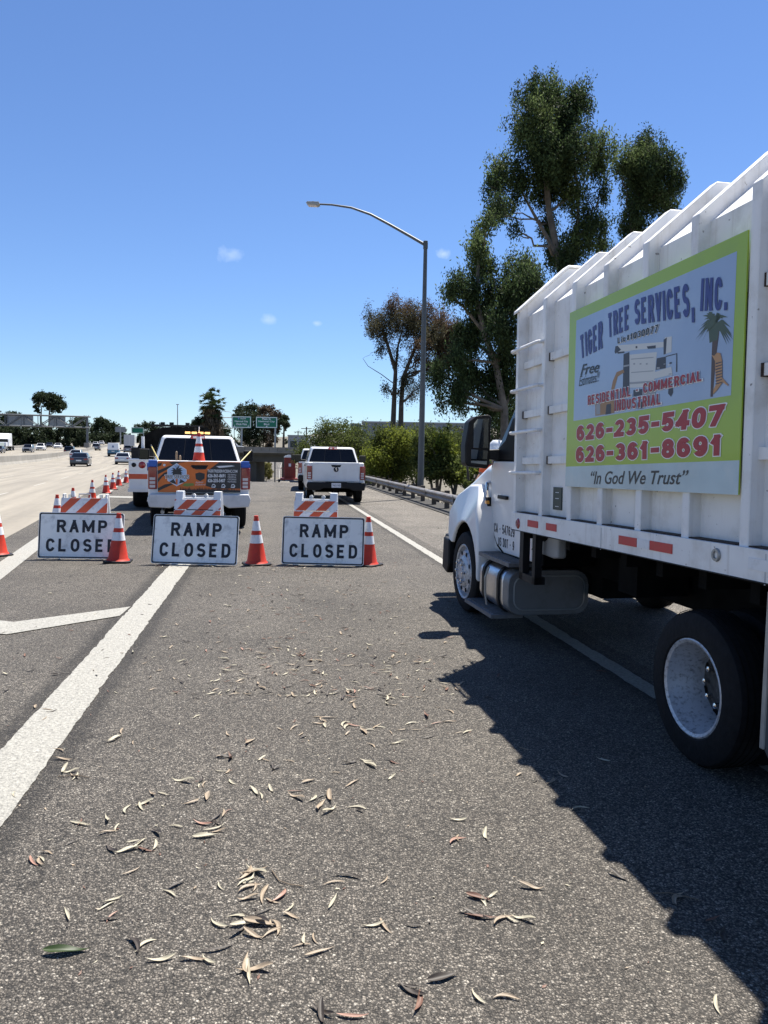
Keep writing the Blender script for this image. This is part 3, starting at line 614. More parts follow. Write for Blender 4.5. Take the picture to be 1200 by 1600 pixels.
# ================================================================== pickup (detailed rear)
def pickup(label, loc, rz, W=2.0, dz=0.0, bumper=None, group=None, rail=1.40, roof=1.95, paint=None, plate=True, rim=None):
    paint = paint or WHITE
    t = thing('pickup_truck', label, 'pickup truck', loc, rz, group)
    w = W/2; zb = .52+dz; wr = .40; ra = rail
    # lower body: bed + cab lower + hood, origin at tailgate, y forward
    out_ = arch_outline(0.02, 5.75, zb, wr+dz*.3, (1.20, 4.85), .49, [(5.75, 1.05), (5.62, 1.22), (4.2, 1.30), (4.1, ra-.03), (.02, ra)])
    b = MB()
    b.prism(out_, -w, w, paint, sx=lambda a, z: 1 - .035*max(0, z-.95)/.4 - (.03 if a < .05 else 0) - .05*max(0, a-5.2)/.5)
    b.build('body', t, bevel=.055, seg=3, tri=True)
    # cab
    wb = w*.93; wt = w*.76; y0, y1, y2, y3 = 1.98, 4.35, 2.35, 3.55
    v = [(-wb, y0, ra-.06), (wb, y0, ra-.06), (wb, y1, ra-.08), (-wb, y1, ra-.08), (-wt, y2-.15, roof-.03), (wt, y2-.15, roof-.03), (wt, y3, roof), (-wt, y3, roof)]
    b = MB(); b.add(v, [(3, 2, 1, 0), (4, 5, 6, 7), (0, 1, 5, 4), (1, 2, 6, 5), (2, 3, 7, 6), (3, 0, 4, 7)], paint)
    cab = b.build('cab', t, bevel=.07, seg=3)
    q = MB(); e = .018
    def rw(u, s): # u across, s up on rear face
        xb = -wb+2*wb*u; xt = -wt+2*wt*u; return (xb*(1-s)+xt*s, y0*(1-s)+(y2-.15)*s - e, (ra-.06)*(1-s)+(roof-.03)*s)
    q.add([rw(.035, .02), rw(.965, .02), rw(.955, .85), rw(.93, .90), rw(.07, .90), rw(.045, .85)], [(0, 1, 2, 3, 4, 5)], GLASS); q.build('rear_window', cab)
    for u0 in (.33, .66):
        q = MB(); q.add([rw(u0-.004, .06), rw(u0+.004, .06), rw(u0+.004, .85), rw(u0-.004, .85)], [(0, 1, 2, 3)], BLK)
        for i in range(len(q.v)): x, y, z = q.v[i]; q.v[i] = (x, y-.004, z)
        q.build('window_divider', cab)
    q = MB(); a = rw(.40, .955); c = rw(.60, .955)
    q.box((a[0], a[1]-.03, a[2]-.045), (c[0], a[1]+.05, a[2]+.035), RED); bl = q.build('brake_light', cab, bevel=.012)
    for u in (.43, .53):
        q = MB(); a = rw(u, .955); q.box((a[0], a[1]-.036, a[2]-.03), (a[0]+.09, a[1]+.02, a[2]+.015), LENS); q.build('cargo_lamp', bl)
    for s in (-1, 1):
        q = MB()
        A = [(s*wb, y0+.25, ra), (s*wb, y1-.25, ra), (s*(wt+.03), y3-.05, roof-.08), (s*(wt+.03), y2+.1, roof-.09)]
        if s < 0: A = [A[1], A[0], A[3], A[2]]
        rquad(q, A, GLASS, .02, .025); q.build('side_window', cab)
        q = MB(); q.box((s*(w+.23)-.12, 3.75, ra-.02), (s*(w+.23)+.12, 3.87, ra+.24), BLK); q.bar((s*w*.93, 3.85, ra+.02), (s*(w+.23), 3.82, ra+.03), .05, .07, BLK)
        mi = q.build('mirror', t, bevel=.02)
        q = MB(); q.box((s*(w+.23)-.10, 3.742, ra), (s*(w+.23)+.10, 3.748, ra+.22), GLASS); q.build('mirror_glass', mi)
        for hy in (2.55, 3.35):
            q = MB(); q.box((s*w*.975-.02, hy, ra-.17), (s*w*.975+.02, hy+.2, ra-.13), BLK); q.build('door_handle', t)
        # tail lamp with lens stack
        q = MB(); xx = s*(w-.118); q.box((xx-.085, -.022, ra-.57), (xx+.085+(.012 if s > 0 else 0), .16, ra-.13), RED); tl = q.build('taillight', t, bevel=.015)
        for k in range(3):
            q = MB(); z0 = ra-.36-.075*k; q.box((xx-.055, -.03, z0-.03), (xx+.05, .0, z0+.022), LENS); q.build('lens', tl)
        wheel(t, s*(w-.17), 1.20, wr, .27, .23, rim_m=rim or ALU, side=s, n=24, detail=True)
        wheel(t, s*(w-.17), 4.85, wr, .27, .23, rim_m=rim or ALU, side=s, n=24, detail=False)
        q = MB(); q.box((s*(w-.17)-.15, 1.72, .28), (s*(w-.17)+.15, 1.74, .70), BLK); q.build('mud_flap', t)
    # tailgate
    tw = w-.22
    q = MB(); q.box((-tw, -.03, ra-.63), (tw, .05, ra-.005), paint); q.box((-tw+.02, -.037, ra-.07), (tw-.02, -.02, ra-.035), paint)
    tg = q.build('tailgate', t, bevel=.02, seg=2)
    q = MB(); q.prism([(-.17, ra-.085), (.17, ra-.085), (.13, ra-.155), (-.13, ra-.155)], -.044, -.01, BLK, 'xz'); q.build('handle', tg)
    # bumper
    bm_ = bumper or CHROME
    q = MB(); zt = ra-.66
    q.prism([(-w+.06, zt), (w-.06, zt), (w-.02, zt-.10), (w-.06, zt-.26), (w*.55, zt-.28), (w*.42, zt-.20), (-w*.42, zt-.20), (-w*.55, zt-.28), (-w+.06, zt-.26), (-w+.02, zt-.10)], -.20, .02, bm_, 'xz')
    bp = q.build('bumper', t, bevel=.025, tri=True)
    q = MB(); q.box((-.36, -.215, zt-.01), (.36, -.06, zt+.015), BLK); q.build('step_pad', bp)
    if plate:
        q = MB(); q.box((-.155, -.212, zt-.17), (.155, -.204, zt-.02), PLASW)
        text_into(q, '74651N3', ((-.13, zt-.135), (.13, zt-.135), (.13, zt-.06), (-.13, zt-.06)), mat('plate blue', (.02, .03, .12), .5), lambda u, v_, d: (u, -.216, v_))
        q.build('licence_plate', bp)
    q = MB(); q.box((-.05, -.12, zt-.34), (.05, .5, zt-.24), UNDER)
    q.tube([(-.7, 1.2, .40), (.7, 1.2, .40)], .07, UNDER, 10); q.lathe([(.01, -.16), (.16, -.10), (.19, 0), (.16, .10), (.01, .16)], UNDER, 14, Matrix.Translation((.05, 1.2, .40)))
    q.box((-.52, .1, .50), (-.42, 5.2, .66), UNDER); q.box((.42, .1, .50), (.52, 5.2, .66), UNDER)
    q.box((-w+.12, .15, .62), (w-.12, 5.4, .80), UNDER); q.tube([(-.72, -.02, .42), (-.72, 1.0, .44), (-.6, 2.5, .48)], .04, STEEL, 8)
    q.box((-.3, 2.0, .38), (.45, 4.8, .62), UNDER)
    q.build('underbody', t)
    return t, tg, cab
# ================================================================== THE CHIP TRUCK
TR = thing('chip_truck', 'large white tree-service truck with ribbed box and green banner, parked at right', 'truck', (1.676, 3.51, 0), R(11.04))
TM = Matrix.Translation((1.676, 3.51, 0)) @ Matrix.Rotation(R(11.04), 4, 'Z'); TMI = TM.inverted()
PB = Matrix.Translation((0, .46, 1.1)) @ Matrix.Rotation(R(-1.15), 4, 'X') @ Matrix.Translation((0, -.46, -1.1)); TPI = (TM @ PB).inverted()
def T_plane(px, py, x=0.0):
    """photo point -> truck-local (y, z) on the plane x = const of the truck's side"""
    o = TPI @ Vector((0, 0, EYE)); d = TPI.to_3x3() @ ray(px, py); k = (x-o.x)/d.x; p = o + d*k
    return p.y, p.z
WW = 2.36
# box shell
mb = MB(); prof = [(.07, 1.16), (.07, 2.83), (.47, 3.175), (WW-.47, 3.175), (WW-.07, 2.83), (WW-.07, 1.16)]
mb.prism(prof, -1.62, 2.98, BOXW, 'xz')
shell = mb.build('box_body', TR)
ribp = [(0, 1.18), (0, 2.865), (.42, 3.235), (WW-.42, 3.235), (WW, 2.86), (WW, 1.18)]
RIBS = [-1.40, -.92, -.445, .035, .512, .995, 1.478, 1.945, 2.462]
for y in RIBS:
    mb = MB(); mb.prism(ribp, y-.035, y+.035, BOXW, 'xz'); mb.build('box_rib', TR, bevel=.008, seg=1)
for y in (-1.62, 2.99):
    mb = MB(); mb.prism([(-.01, 1.10), (-.01, 2.87), (.41, 3.245), (WW-.41, 3.245), (WW+.01, 2.87), (WW+.01, 1.10)], y-.03, y+.03, BOXW, 'xz')
    mb.prism([(-.03, 2.85), (-.03, 2.875), (.40, 3.265), (WW-.40, 3.265), (WW+.03, 2.875), (WW+.03, 2.85), (WW-.41, 3.247), (.41, 3.247)], y-.05, y+.06, BOXW, 'xz')
    mb.build('end_frame', TR, bevel=.006, seg=1, tri=True)
RUST = mat('rust stain', (.045, .028, .02), .9, var=.5, vscale=30)
ye = [-1.62] + RIBS + [2.99]
mb = MB(); rs = MB(); rnd = random.Random(3)
for i in range(len(ye)-1):
    a, b = ye[i]+.035, ye[i+1]-.035
    for z in (1.635, 2.015, 2.42):
        mb = MB(); mb.box((.035, a, z-.028), (.072, b, z+.028), BOXW)
        if rnd.random() < .75: mb.box((.031, b-.008-.012*rnd.random(), z-.032), (.074, b+.0005, z+.03), RUST)
        mb.build('stiffener', TR)
    mb = MB(); mb.box((.004, a, 1.198), (.069, b, 1.212), RUST); mb.build('ledge', TR)
for k, y in enumerate([-.70, -.23, .23, .70, 1.17, 1.65]):
    pass
# bed rail with reflectors
mb = MB(); mb.box((-.02, -1.64, 1.055), (.10, 3.02, 1.205), BOXW); mb.box((-.0235, -1.64, 1.055), (-.0205, 3.02, 1.062), BLK)
for y in (1.4, -.15): mb.box((-.0225, y-.004, 1.05), (-.019, y+.004, 1.19), mat('weld seam', (.5, .5, .5), .7))
rail_ = mb.build('bed_rail', TR, bevel=.006, seg=1)
mb = MB(); mb.box((WW-.10, -1.64, 1.045), (WW+.02, 3.02, 1.205), BOXW); mb.build('bed_rail', TR, bevel=.006, seg=1)
RRED = mat('red reflective tape', (.50, .03, .035), .35, dirt=(.30, .06, .05), dscale=30, damt=.4)
RWHT = mat('white reflective tape', (.72, .73, .74), .3, dirt=(.5, .5, .5), dscale=20)
def tape(p0, p1, m, y_=None):
    a = T_plane(*p0, -.023); b = T_plane(*p1, -.023); mb = MB()
    mb.box((-.0245, min(a[0], b[0]), min(a[1], b[1])), (-.0195, max(a[0], b[0]), max(a[1], b[1])), m); return mb.build('reflector', rail_)
def tape2(px0, px1, m):
    y0 = T_plane(px0, 830, -.023)[0]; y1 = T_plane(px1, 830, -.023)[0]; mb = MB()
    mb.box((-.0245, min(y0, y1), 1.11), (-.0195, max(y0, y1), 1.162), m); mb.build('reflector', rail_)
for a, b, m in ((824, 840, RRED), (853, 869, RRED), (967, 995, RRED), (1016, 1051, RRED), (996, 1015, RWHT), (1171, 1230, RWHT)): tape2(a, b, m)
mb = MB(); y, z = T_plane(809.5, 818, -.02); mb.lathe([(.001, -.012), (.03, -.01), (.045, 0)], RED, 20, Matrix.Translation((-.021, y, z))); mb.build('marker_light', rail_)
mb = MB(); y, z = T_plane(1120, 867, -.02); mb.lathe([(.001, .004), (.017, .004), (.019, -.010), (.030, -.010), (.034, 0)], STEEL, 20, Matrix.Translation((-.021, y, z))); mb.build('fuel_plug', rail_)
mb = MB(); y, z = T_plane(815, 791, .068); mb.box((.050, y-.04, z-.03), (.072, y+.04, z+.03), AMBER); mb.build('marker_light', TR)
mb = MB(); y, z = T_plane(872, 779, .068); mb.box((.060, y-.075, z-.085), (.072, y+.075, z+.085), mat('placard green', (.02, .035, .03), .4))
for dz in (-.06, 0, .045): mb.box((.0585, y-.03, z+dz-.002), (.0605, y+.03, z+dz+.003), PLASW)
mb.build('placard', TR)
# ladder rungs at the front corner
for z in (2.54, 2.21, 1.865, 1.535):
    mb = MB(); mb.tube([(0, 2.47, z), (-.035, 2.47, z), (-.045, 2.49, z), (-.045, 3.02, z), (-.03, 3.045, z), (.02, 3.02, z)], .014, BOXW, 8); mb.build('ladder_rung', TR, smooth=True)

# ---- banner
GRN = mat('banner lime green', (.33, .47, .03), .35, dirt=(.26, .36, .06), dscale=3, damt=.5, coat=.2)
SKYB = mat('banner sky blue', (.32, .41, .56), .3, var=.10, vscale=1.2, coat=.25, dirt=(.45, .52, .62), dscale=2, damt=.5)
BAND = mat('banner pale blue', (.40, .52, .56), .3, var=.14, vscale=2.5, coat=.25, dirt=(.55, .60, .60), dscale=6, damt=.5)
NAVY = mat('banner navy', (.035, .045, .20), .4); BINK = mat('banner black', (.012, .014, .02), .4)
CRIM = mat('banner crimson', (.35, .008, .022), .4); BWHT = mat('banner white', (.82, .82, .80), .4)
ban = MB(); by0, by1 = .072, 1.985
ban.box((-.008, by0, 1.443), (-.0005, by1, 2.66), GRN); ban_o = ban.build('banner', TR)
def Z5(zx, zy):   # point read off the enlarged crop of the photograph
    y, z = T_plane(780+zx/2.857, 340+zy/2.857, -.008); return (1.985-y, z)
BX = lambda u, v, d: (-.008-d*.42, 1.985-u, v)
def bpoly(mb, pts, m, d):
    q = [Z5(*p) for p in pts]; mb.add([BX(u, v, d) for u, v in q], [tuple(range(len(q)))], m)
mb = MB()
bpoly(mb, [(332, 908), (1035, 793), (1062, 150), (345, 460)], SKYB, .0015)
mb.build('picture_field', ban_o)
mb = MB(); q = [Z5(298, 1215), Z5(1075, 1243), Z5(1083, 1083), Z5(300, 1112)]
mb.add([BX(0, 1.4425, .0015), BX(1.913, 1.4425, .0015), BX(1.913, q[2][1], .0015), BX(0, q[3][1], .0015)], [(0, 1, 2, 3)], BAND); mb.build('motto_band', ban_o)
# chipper machine picture
mb = MB(); CW = mat('picture machine white', (.62, .61, .57), .4); CG = mat('picture machine dark', (.05, .055, .07), .5); CT = mat('picture tan', (.36, .20, .09), .5); CS = mat('picture grey', (.33, .34, .35), .5)
bpoly(mb, [(583, 760), (690, 755), (705, 600), (583, 612)], CW, .003)
bpoly(mb, [(552, 780), (582, 770), (582, 600), (556, 610)], CG, .003)
bpoly(mb, [(590, 630), (690, 622), (690, 626), (590, 634)], CS, .004); bpoly(mb, [(590, 690), (690, 682), (690, 686), (590, 694)], CS, .004)
bpoly(mb, [(520, 605), (528, 570), (735, 555), (738, 578), (600, 592)], CW, .0035); bpoly(mb, [(735, 610), (770, 600), (772, 530), (740, 535)], CW, .004)
bpoly(mb, [(735, 612), (745, 608), (750, 535), (735, 545)], CG, .0045)
bpoly(mb, [(660, 575), (700, 570), (700, 584), (665, 586)], CG, .0045)
bpoly(mb, [(700, 680), (745, 672), (745, 620), (705, 628)], CG, .004); bpoly(mb, [(745, 618), (796, 605), (796, 609), (745, 622)], CG, .004); bpoly(mb, [(790, 690), (796, 688), (796, 607), (792, 607)], CG, .004)
bpoly(mb, [(690, 720), (775, 700), (770, 665), (695, 690)], CW, .0045)
bpoly(mb, [(600, 800), (640, 792), (640, 765), (600, 770)], CG, .0045); bpoly(mb, [(620, 855), (650, 850), (650, 820), (620, 825)], CG, .0045)
bpoly(mb, [(755, 785), (768, 800), (778, 780), (775, 740), (760, 735)], CG, .0045)
bpoly(mb, [(500, 770), (515, 765), (530, 710), (560, 690), (555, 678), (525, 690), (508, 730)], CT, .0035)
bpoly(mb, [(430, 885), (515, 872), (515, 815), (430, 830)], CT, .0035); bpoly(mb, [(475, 880), (500, 875), (500, 830), (480, 835)], CG, .0045)
rr = random.Random(4)
for k in range(3): bpoly(mb, [(600+k*28, 650), (608+k*28, 649), (608+k*28, 656), (600+k*28, 657)], CS, .0042)
for k in range(9):
    x = 700+rr.uniform(0, 70); y = 640+rr.uniform(0, 70); a_ = rr.uniform(4, 14); b_ = rr.uniform(3, 9); bpoly(mb, [(x, y), (x+a_, y-1), (x+a_, y+b_-1), (x, y+b_)], (CG, CS, CW)[k % 3], .0048+.0001*k)
bpoly(mb, [(528, 600), (560, 597), (560, 604), (530, 608)], CG, .0042); bpoly(mb, [(610, 574), (618, 573), (618, 583), (610, 584)], CG, .0042); bpoly(mb, [(520, 575), (530, 572), (545, 590), (520, 608), (516, 600)], CG, .0043)
bpoly(mb, [(583, 735), (690, 728), (690, 736), (583, 744)], CS, .0044); bpoly(mb, [(556, 660), (582, 655), (582, 662), (556, 668)], CS, .0044); bpoly(mb, [(640, 800), (700, 790), (696, 770), (640, 776)], CS, .0046)
bpoly(mb, [(434, 880), (452, 878), (452, 830), (434, 834)], CS, .0043)
mb.build('machine_picture', ban_o)
# palm and climbing cat picture
mb = MB(); PG = mat('picture palm green', (.07, .10, .06), .5); PT = mat('picture palm trunk', (.09, .06, .05), .5); TG = mat('picture fur tan', (.50, .27, .12), .5)
bpoly(mb, [(944, 800), (954, 800), (972, 600), (985, 500), (955, 500), (950, 600)], PT, .0035)
cx, cy = 962, 478; rr = random.Random(5)
for k in range(34):
    a = PI*(-.25 + 1.5*k/33); L = rr.uniform(60, 88)*(1.0 if -.2 < math.sin(a) else 1.15)
    ex, ey = cx + L*math.cos(a)*.9, cy - L*math.sin(a)*.85 + (38 if math.sin(a) < .5 else 10)
    mx_, my = (cx+ex)/2, (cy+ey)/2 - 22; nxn = 5
    bpoly(mb, [(cx-3, cy+4), (mx_-2, my+7), (ex, ey), (mx_+3, my-5), (cx+3, cy-4)], PG, .0037+.0001*k)
bpoly(mb, [(940, 560), (975, 545), (985, 480), (965, 440), (935, 480)], PG, .0036)
mb.build('palm_picture', ban_o)
mb = MB()
bpoly(mb, [(957, 790), (975, 770), (1000, 735), (1025, 752), (1026, 746), (998, 715), (998, 640), (990, 605), (975, 602), (962, 618), (950, 612), (966, 640), (968, 700), (972, 740), (958, 770)], TG, .008)
for k in range(8): bpoly(mb, [(968, 650+k*13), (998, 642+k*13), (998, 646+k*13), (970, 655+k*13)], CG, .009)
mb.build('cat_picture', ban_o)
tx = MB()
def W5(txt, q, m, bold=.02, d=.010, shear=0, arch=0, spacing=1.0):
    text_into(tx, txt, [Z5(*p) for p in q], m, BX, bold, d, shear, 3, arch, spacing)
def S5(txt, q, m, t, t0=None, d=.010, gap=.16, shear=0, gw=.58): stroke_text(tx, txt, [Z5(*p) for p in q], m, BX, t, t0, gw, gap, d, shear)
S5('TIGER', ((368, 630), (463, 583), (463, 457), (360, 530)), NAVY, .19, gap=.14, gw=.50, shear=.03)
S5('TREE', ((490, 537), (582, 499), (582, 386), (485, 430)), NAVY, .19, gap=.14, gw=.50, shear=.03)
S5('SERVICES,', ((607, 480), (876, 440), (868, 285), (605, 368)), NAVY, .19, gap=.13, gw=.50, shear=.03)
S5('INC.', ((900, 418), (1020, 414), (1020, 262), (905, 272)), NAVY, .19, gap=.14, gw=.50, shear=.03)
S5('Lic#1030077', ((532, 563), (710, 511), (714, 476), (532, 537)), BWHT, .30, .17, .006, .18); S5('Lic#1030077', ((532, 563), (710, 511), (714, 476), (532, 537)), BINK, .17, None, .014, .18)
W5('Free', ((364, 706), (447, 690), (450, 640), (368, 657)), BINK, .012, .010, .3)
W5('Estimates!!', ((358, 754), (448, 731), (450, 687), (360, 707)), BINK, .0, .010, .25)
S5('RESIDENTIAL - COMMERCIAL', ((399, 838), (911, 728), (911, 682), (399, 795)), BWHT, .30, .17, .006, .19); S5('RESIDENTIAL - COMMERCIAL', ((399, 838), (911, 728), (911, 682), (399, 795)), CRIM, .18, None, .015, .19)
S5('INDUSTRIAL', ((519, 865), (727, 833), (727, 785), (520, 815)), BWHT, .30, .17, .006, .19); S5('INDUSTRIAL', ((519, 865), (727, 833), (727, 785), (520, 815)), CRIM, .18, None, .015, .19)
S5('626-235-5407', ((347, 997), (997, 928), (1010, 831), (348, 931)), BWHT, .37, .25, .003, .16, gw=.68); S5('626-235-5407', ((347, 997), (997, 928), (1010, 831), (348, 931)), CRIM, .27, .25, .008, .16, gw=.68)
S5('626-361-8691', ((344, 1093), (994, 1061), (997, 967), (345, 1025)), BWHT, .37, .25, .003, .16, gw=.68); S5('626-361-8691', ((344, 1093), (994, 1061), (997, 967), (345, 1025)), CRIM, .27, .25, .008, .16, gw=.68)
W5('“In God We Trust”', ((410, 1190), (845, 1192), (847, 1126), (410, 1132)), BINK, .012, .005, .3)
tx.build('lettering', ban_o)

for o_ in list(bpy.data.objects):
    if o_.parent == TR: o_.matrix_basis = PB
# ---- chassis, axles
mb = MB()
for x in (.72, 1.54): mb.box((x, -1.3, .62), (x+.10, 5.5, .86), UNDER)
for y in [-1.2+.42*k for k in range(11)]: mb.box((.12, y, .93), (WW-.12, y+.07, 1.04), UNDER)
mb.box((.10, -1.58, 1.03), (WW-.10, 2.93, 1.06), UNDER)
mb.box((.70, -1.3, .862), (.84, 2.9, .93), UNDER); mb.box((1.52, -1.3, .862), (1.66, 2.9, .93), UNDER)
mb.tube([(.3, .46, .42), (2.06, .46, .42)], .075, UNDER, 12); mb.lathe([(.01, -.2), (.16, -.15), (.2, 0), (.16, .15), (.01, .2)], UNDER, 16, Matrix.Translation((1.18, .46, .42)))
mb.tube([(1.18, .7, .5), (1.18, 3.4, .62)], .05, UNDER, 10)
for x in (.66, 1.62):
    mb.prism([(-.25, .60), (.46, .50), (1.15, .62), (1.15, .66), (.46, .56), (-.25, .66)], x, x+.08, UNDER, 'yz')
mb.tube([(.3, 4.52, .42), (2.06, 4.52, .42)], .055, UNDER, 10); mb.box((.7, 3.2, .5), (1.7, 5.3, .75), UNDER)
mb.box((.9, 1.4, .55), (1.5, 2.2, .92), UNDER); mb.box((.3, 1.5, .70), (.68, 1.75, .95), UNDER)
mb.box((.24, 2.93, .70), (WW-.3, 3.0, 1.03), UNDER); mb.box((.82, 3.0, .40), (WW-.82, 4.0, .66), UNDER); mb.box((.22, 3.3, .60), (WW-.22, 4.0, .70), UNDER)
mb.build('chassis', TR)
# wheels
DISC = mat('grimy wheel disc', (.06, .058, .055), .7, metal=.3, var=.5, vscale=20, dirt=(.22, .22, .22), dscale=30, damt=.5)
for y, lst in ((.48, ((.17, -1, .155), (.45, 1, .02), (WW-.17, 1, .13), (WW-.45, -1, .02))),):
    for x, s, dish in lst: 
        wh = wheel(TR, x, y, .408, .235, .25, RIMP, s, 40, dish=dish, lugs=8 if dish > .1 else 0, disc_m=DISC)
for x, s in ((.15, -1), (WW-.15, 1)): wheel(TR, x, 4.52, .42, .25, .275, RIMP, s, 40, dish=-.045, lugs=8)
# mud flap and bracket behind the cab
mb = MB(); mb.prism([(.02, 1.03), (.70, 1.03), (.70, .26), (.06, .26), (.02, .34)], -.15, -.135, mat('mud flap', (.10, .10, .105), .6, dirt=(.2, .19, .18), dscale=6), 'xz'); mb.box((.012, -.155, .32), (.02, -.13, 1.03), STEEL); mb.build('mud_flap', TR)
mb = MB(); mb.box((.03, 2.86, .60), (.09, 2.94, 1.045), BLK); mb.box((.03, 2.60, .60), (.09, 2.66, 1.045), BLK); mb.box((.03, 2.60, .60), (.12, 2.94, .66), BLK); mb.build('bracket', TR)
ch_ = [(.12,)+T_plane(*p, .12) for p in ((872, 836), (826, 868), (862, 881), (871, 881))]; c2 = [(.2, y, z) for _, y, z in ch_]
mb = MB(); mb.add(ch_+c2, [(0, 1, 2, 3), (7, 6, 5, 4), (0, 4, 5, 1), (1, 5, 6, 2), (2, 6, 7, 3), (3, 7, 4, 0)], mat('grey hopper steel', (.30, .30, .30), .6, var=.1, vscale=5)); mb.build('chute', TR, bevel=.02)
# fuel tank with straps, steps
def rrect(x0, x1, z0, z1, r, k=4, cut=None):
    pts = []
    for cx_, cz, a0 in ((x1-r, z1-r, 0), (x0+r, z1-r, 90), (x0+r, z0+r, 180), (x1-r, z0+r, 270)):
        for i in range(k+1):
            a = R(a0+90*i/k); pts.append((cx_+r*math.cos(a), cz+r*math.sin(a)))
    return pts
TANKD = mat('tank end grey', (.20, .21, .22), .42, metal=.4, dirt=(.12, .12, .12), dscale=8)
mb = MB(); mb.prism(rrect(.03, .80, .22, .63, .12), 3.34, 3.98, ALU, 'xz'); tank = mb.build('fuel_tank', TR, bevel=.012)
mb = MB(); mb.prism(rrect(.035, .795, .225, .625, .12), 3.20, 3.345, TANKD, 'xz'); mb.prism(rrect(.085, .745, .275, .575, .09), 3.192, 3.21, TANKD, 'xz')
q = rrect(.080, .750, .270, .580, .095); q2 = rrect(.092, .738, .282, .568, .085); n = len(q)
mb.add([(a, 3.188, b) for a, b in q]+[(a, 3.186, b) for a, b in q2], [(i, (i+1) % n, n+(i+1) % n, n+i) for i in range(n)], mat('tank end rim', (.40, .42, .43), .35, metal=.5))
mb.build('tank_end', tank, bevel=.02)
for y in (3.40, 3.82):
    mb = MB(); mb.prism(rrect(.015, .815, .205, .645, .13), y, y+.05, BLK, 'xz'); mb.build('strap', tank)
mb = MB(); mb.tube([(.0, 3.62, .60), (-.03, 3.64, .5), (-.02, 3.66, .35), (.0, 3.66, .24)], .010, STEEL, 8); mb.build('strap', tank)
STEPM = mat('step tread grey', (.16, .16, .165), .6, metal=.3, var=.2, vscale=20)
for z, y0, y1, x0 in ((.66, 3.16, 4.0, .02), (.17, 3.35, 4.16, -.06)):
    mb = MB(); mb.box((x0, y0, z), (x0+.30, y1, z+.035), STEPM)
    k = y0+.04
    while k < y1-.04: mb.box((x0+.03, k, z+.035), (x0+.27, k+.022, z+.044), STEPM); k += .055
    if z < .3: mb.box((.12, 3.5, z-.0), (.18, 3.56, .4), BLK); mb.box((.12, 4.0, z), (.18, 4.06, .6), BLK)
    mb.build('step', TR)
mb = MB(); mb.prism(rrect(.10, .62, .24, .60, .1), 3.99, 4.13, BLK, 'xz'); mb.build('battery_box', TR)
# cab
mb = MB()
co = [(3.02, .70), (3.7, .66), (4.06, .66), (4.22, .90), (4.3, 1.0), (5.55, .95), (5.62, 1.16), (5.50, 1.26), (5.0, 1.37), (4.38, 1.54), (3.02, 1.56)]
mb.prism(co, .20, WW-.20, WHITE, 'yz')
for i, (x, y, z) in enumerate(mb.v):   # taper of the bonnet
    if y > 4.3: k = (y-4.3)/1.3; mb.v[i] = (x + (.10*k if x < 1 else -.10*k), y, z)
cab_ = mb.build('cab', TR, bevel=.09, seg=4, tri=True)
v = [(.24, 3.04, 1.52), (WW-.24, 3.04, 1.52), (WW-.24, 4.38, 1.52), (.24, 4.38, 1.52), (.36, 3.04, 2.36), (WW-.36, 3.04, 2.36), (WW-.38, 3.82, 2.36), (.38, 3.82, 2.36)]
mb = MB(); mb.add(v, [(3, 2, 1, 0), (4, 5, 6, 7), (0, 1, 5, 4), (1, 2, 6, 5), (2, 3, 7, 6), (3, 0, 4, 7)], WHITE); mb.build('cab_roof', cab_, bevel=.06, seg=3)
mb = MB(); rquad(mb, [v[i] for i in (2, 3, 7, 6)], GLASS, .05, .01); mb.build('windshield', cab_)
for f in ((1, 2, 6, 5), (3, 0, 4, 7)):
    mb = MB(); rquad(mb, [v[i] for i in f], GLASS, .08, .012); mb.build('side_window', cab_)
door = [(3.06, .72), (3.76, .71), (3.95, .77), (4.10, .91), (4.16, 1.12), (4.18, 1.50), (4.11, 1.575), (3.06, 1.575)]
for s in (0, 1):
    fx = (lambda x: x) if s == 0 else (lambda x: WW-x)
    mb = MB(); mb.prism([(y+(.020 if y > 3.1 else 0), z+(-.020 if z < 1 else .016)) for y, z in door], fx(.196), fx(.25), UNDER, 'yz', None); 
    mb.build('door_seam', cab_, tri=True)
    mb = MB(); mb.prism(door, fx(.186), fx(.25), WHITE, 'yz'); dr = mb.build('door', cab_, bevel=.012, tri=True)
    mb = MB(); mb.cbox((fx(.172), 3.78, 1.235), (.03, .24, .035), BLK); mb.build('door_handle', dr, bevel=.008)
    if s == 0:
        mb = MB(); Pd = lambda u, v_, d: (.1835, 4.03-u, v_)
        stroke_text(mb, 'CA - 547629', ((-.005, .885), (.55, .885), (.55, .975), (-.005, .975)), INK, Pd, .17)
        mb.build('lettering', dr); mb = MB()
        stroke_text(mb, 'US DOT - 9', ((.12, .765), (.55, .765), (.55, .850), (.12, .850)), INK, Pd, .17)
        mb.build('lettering', dr)
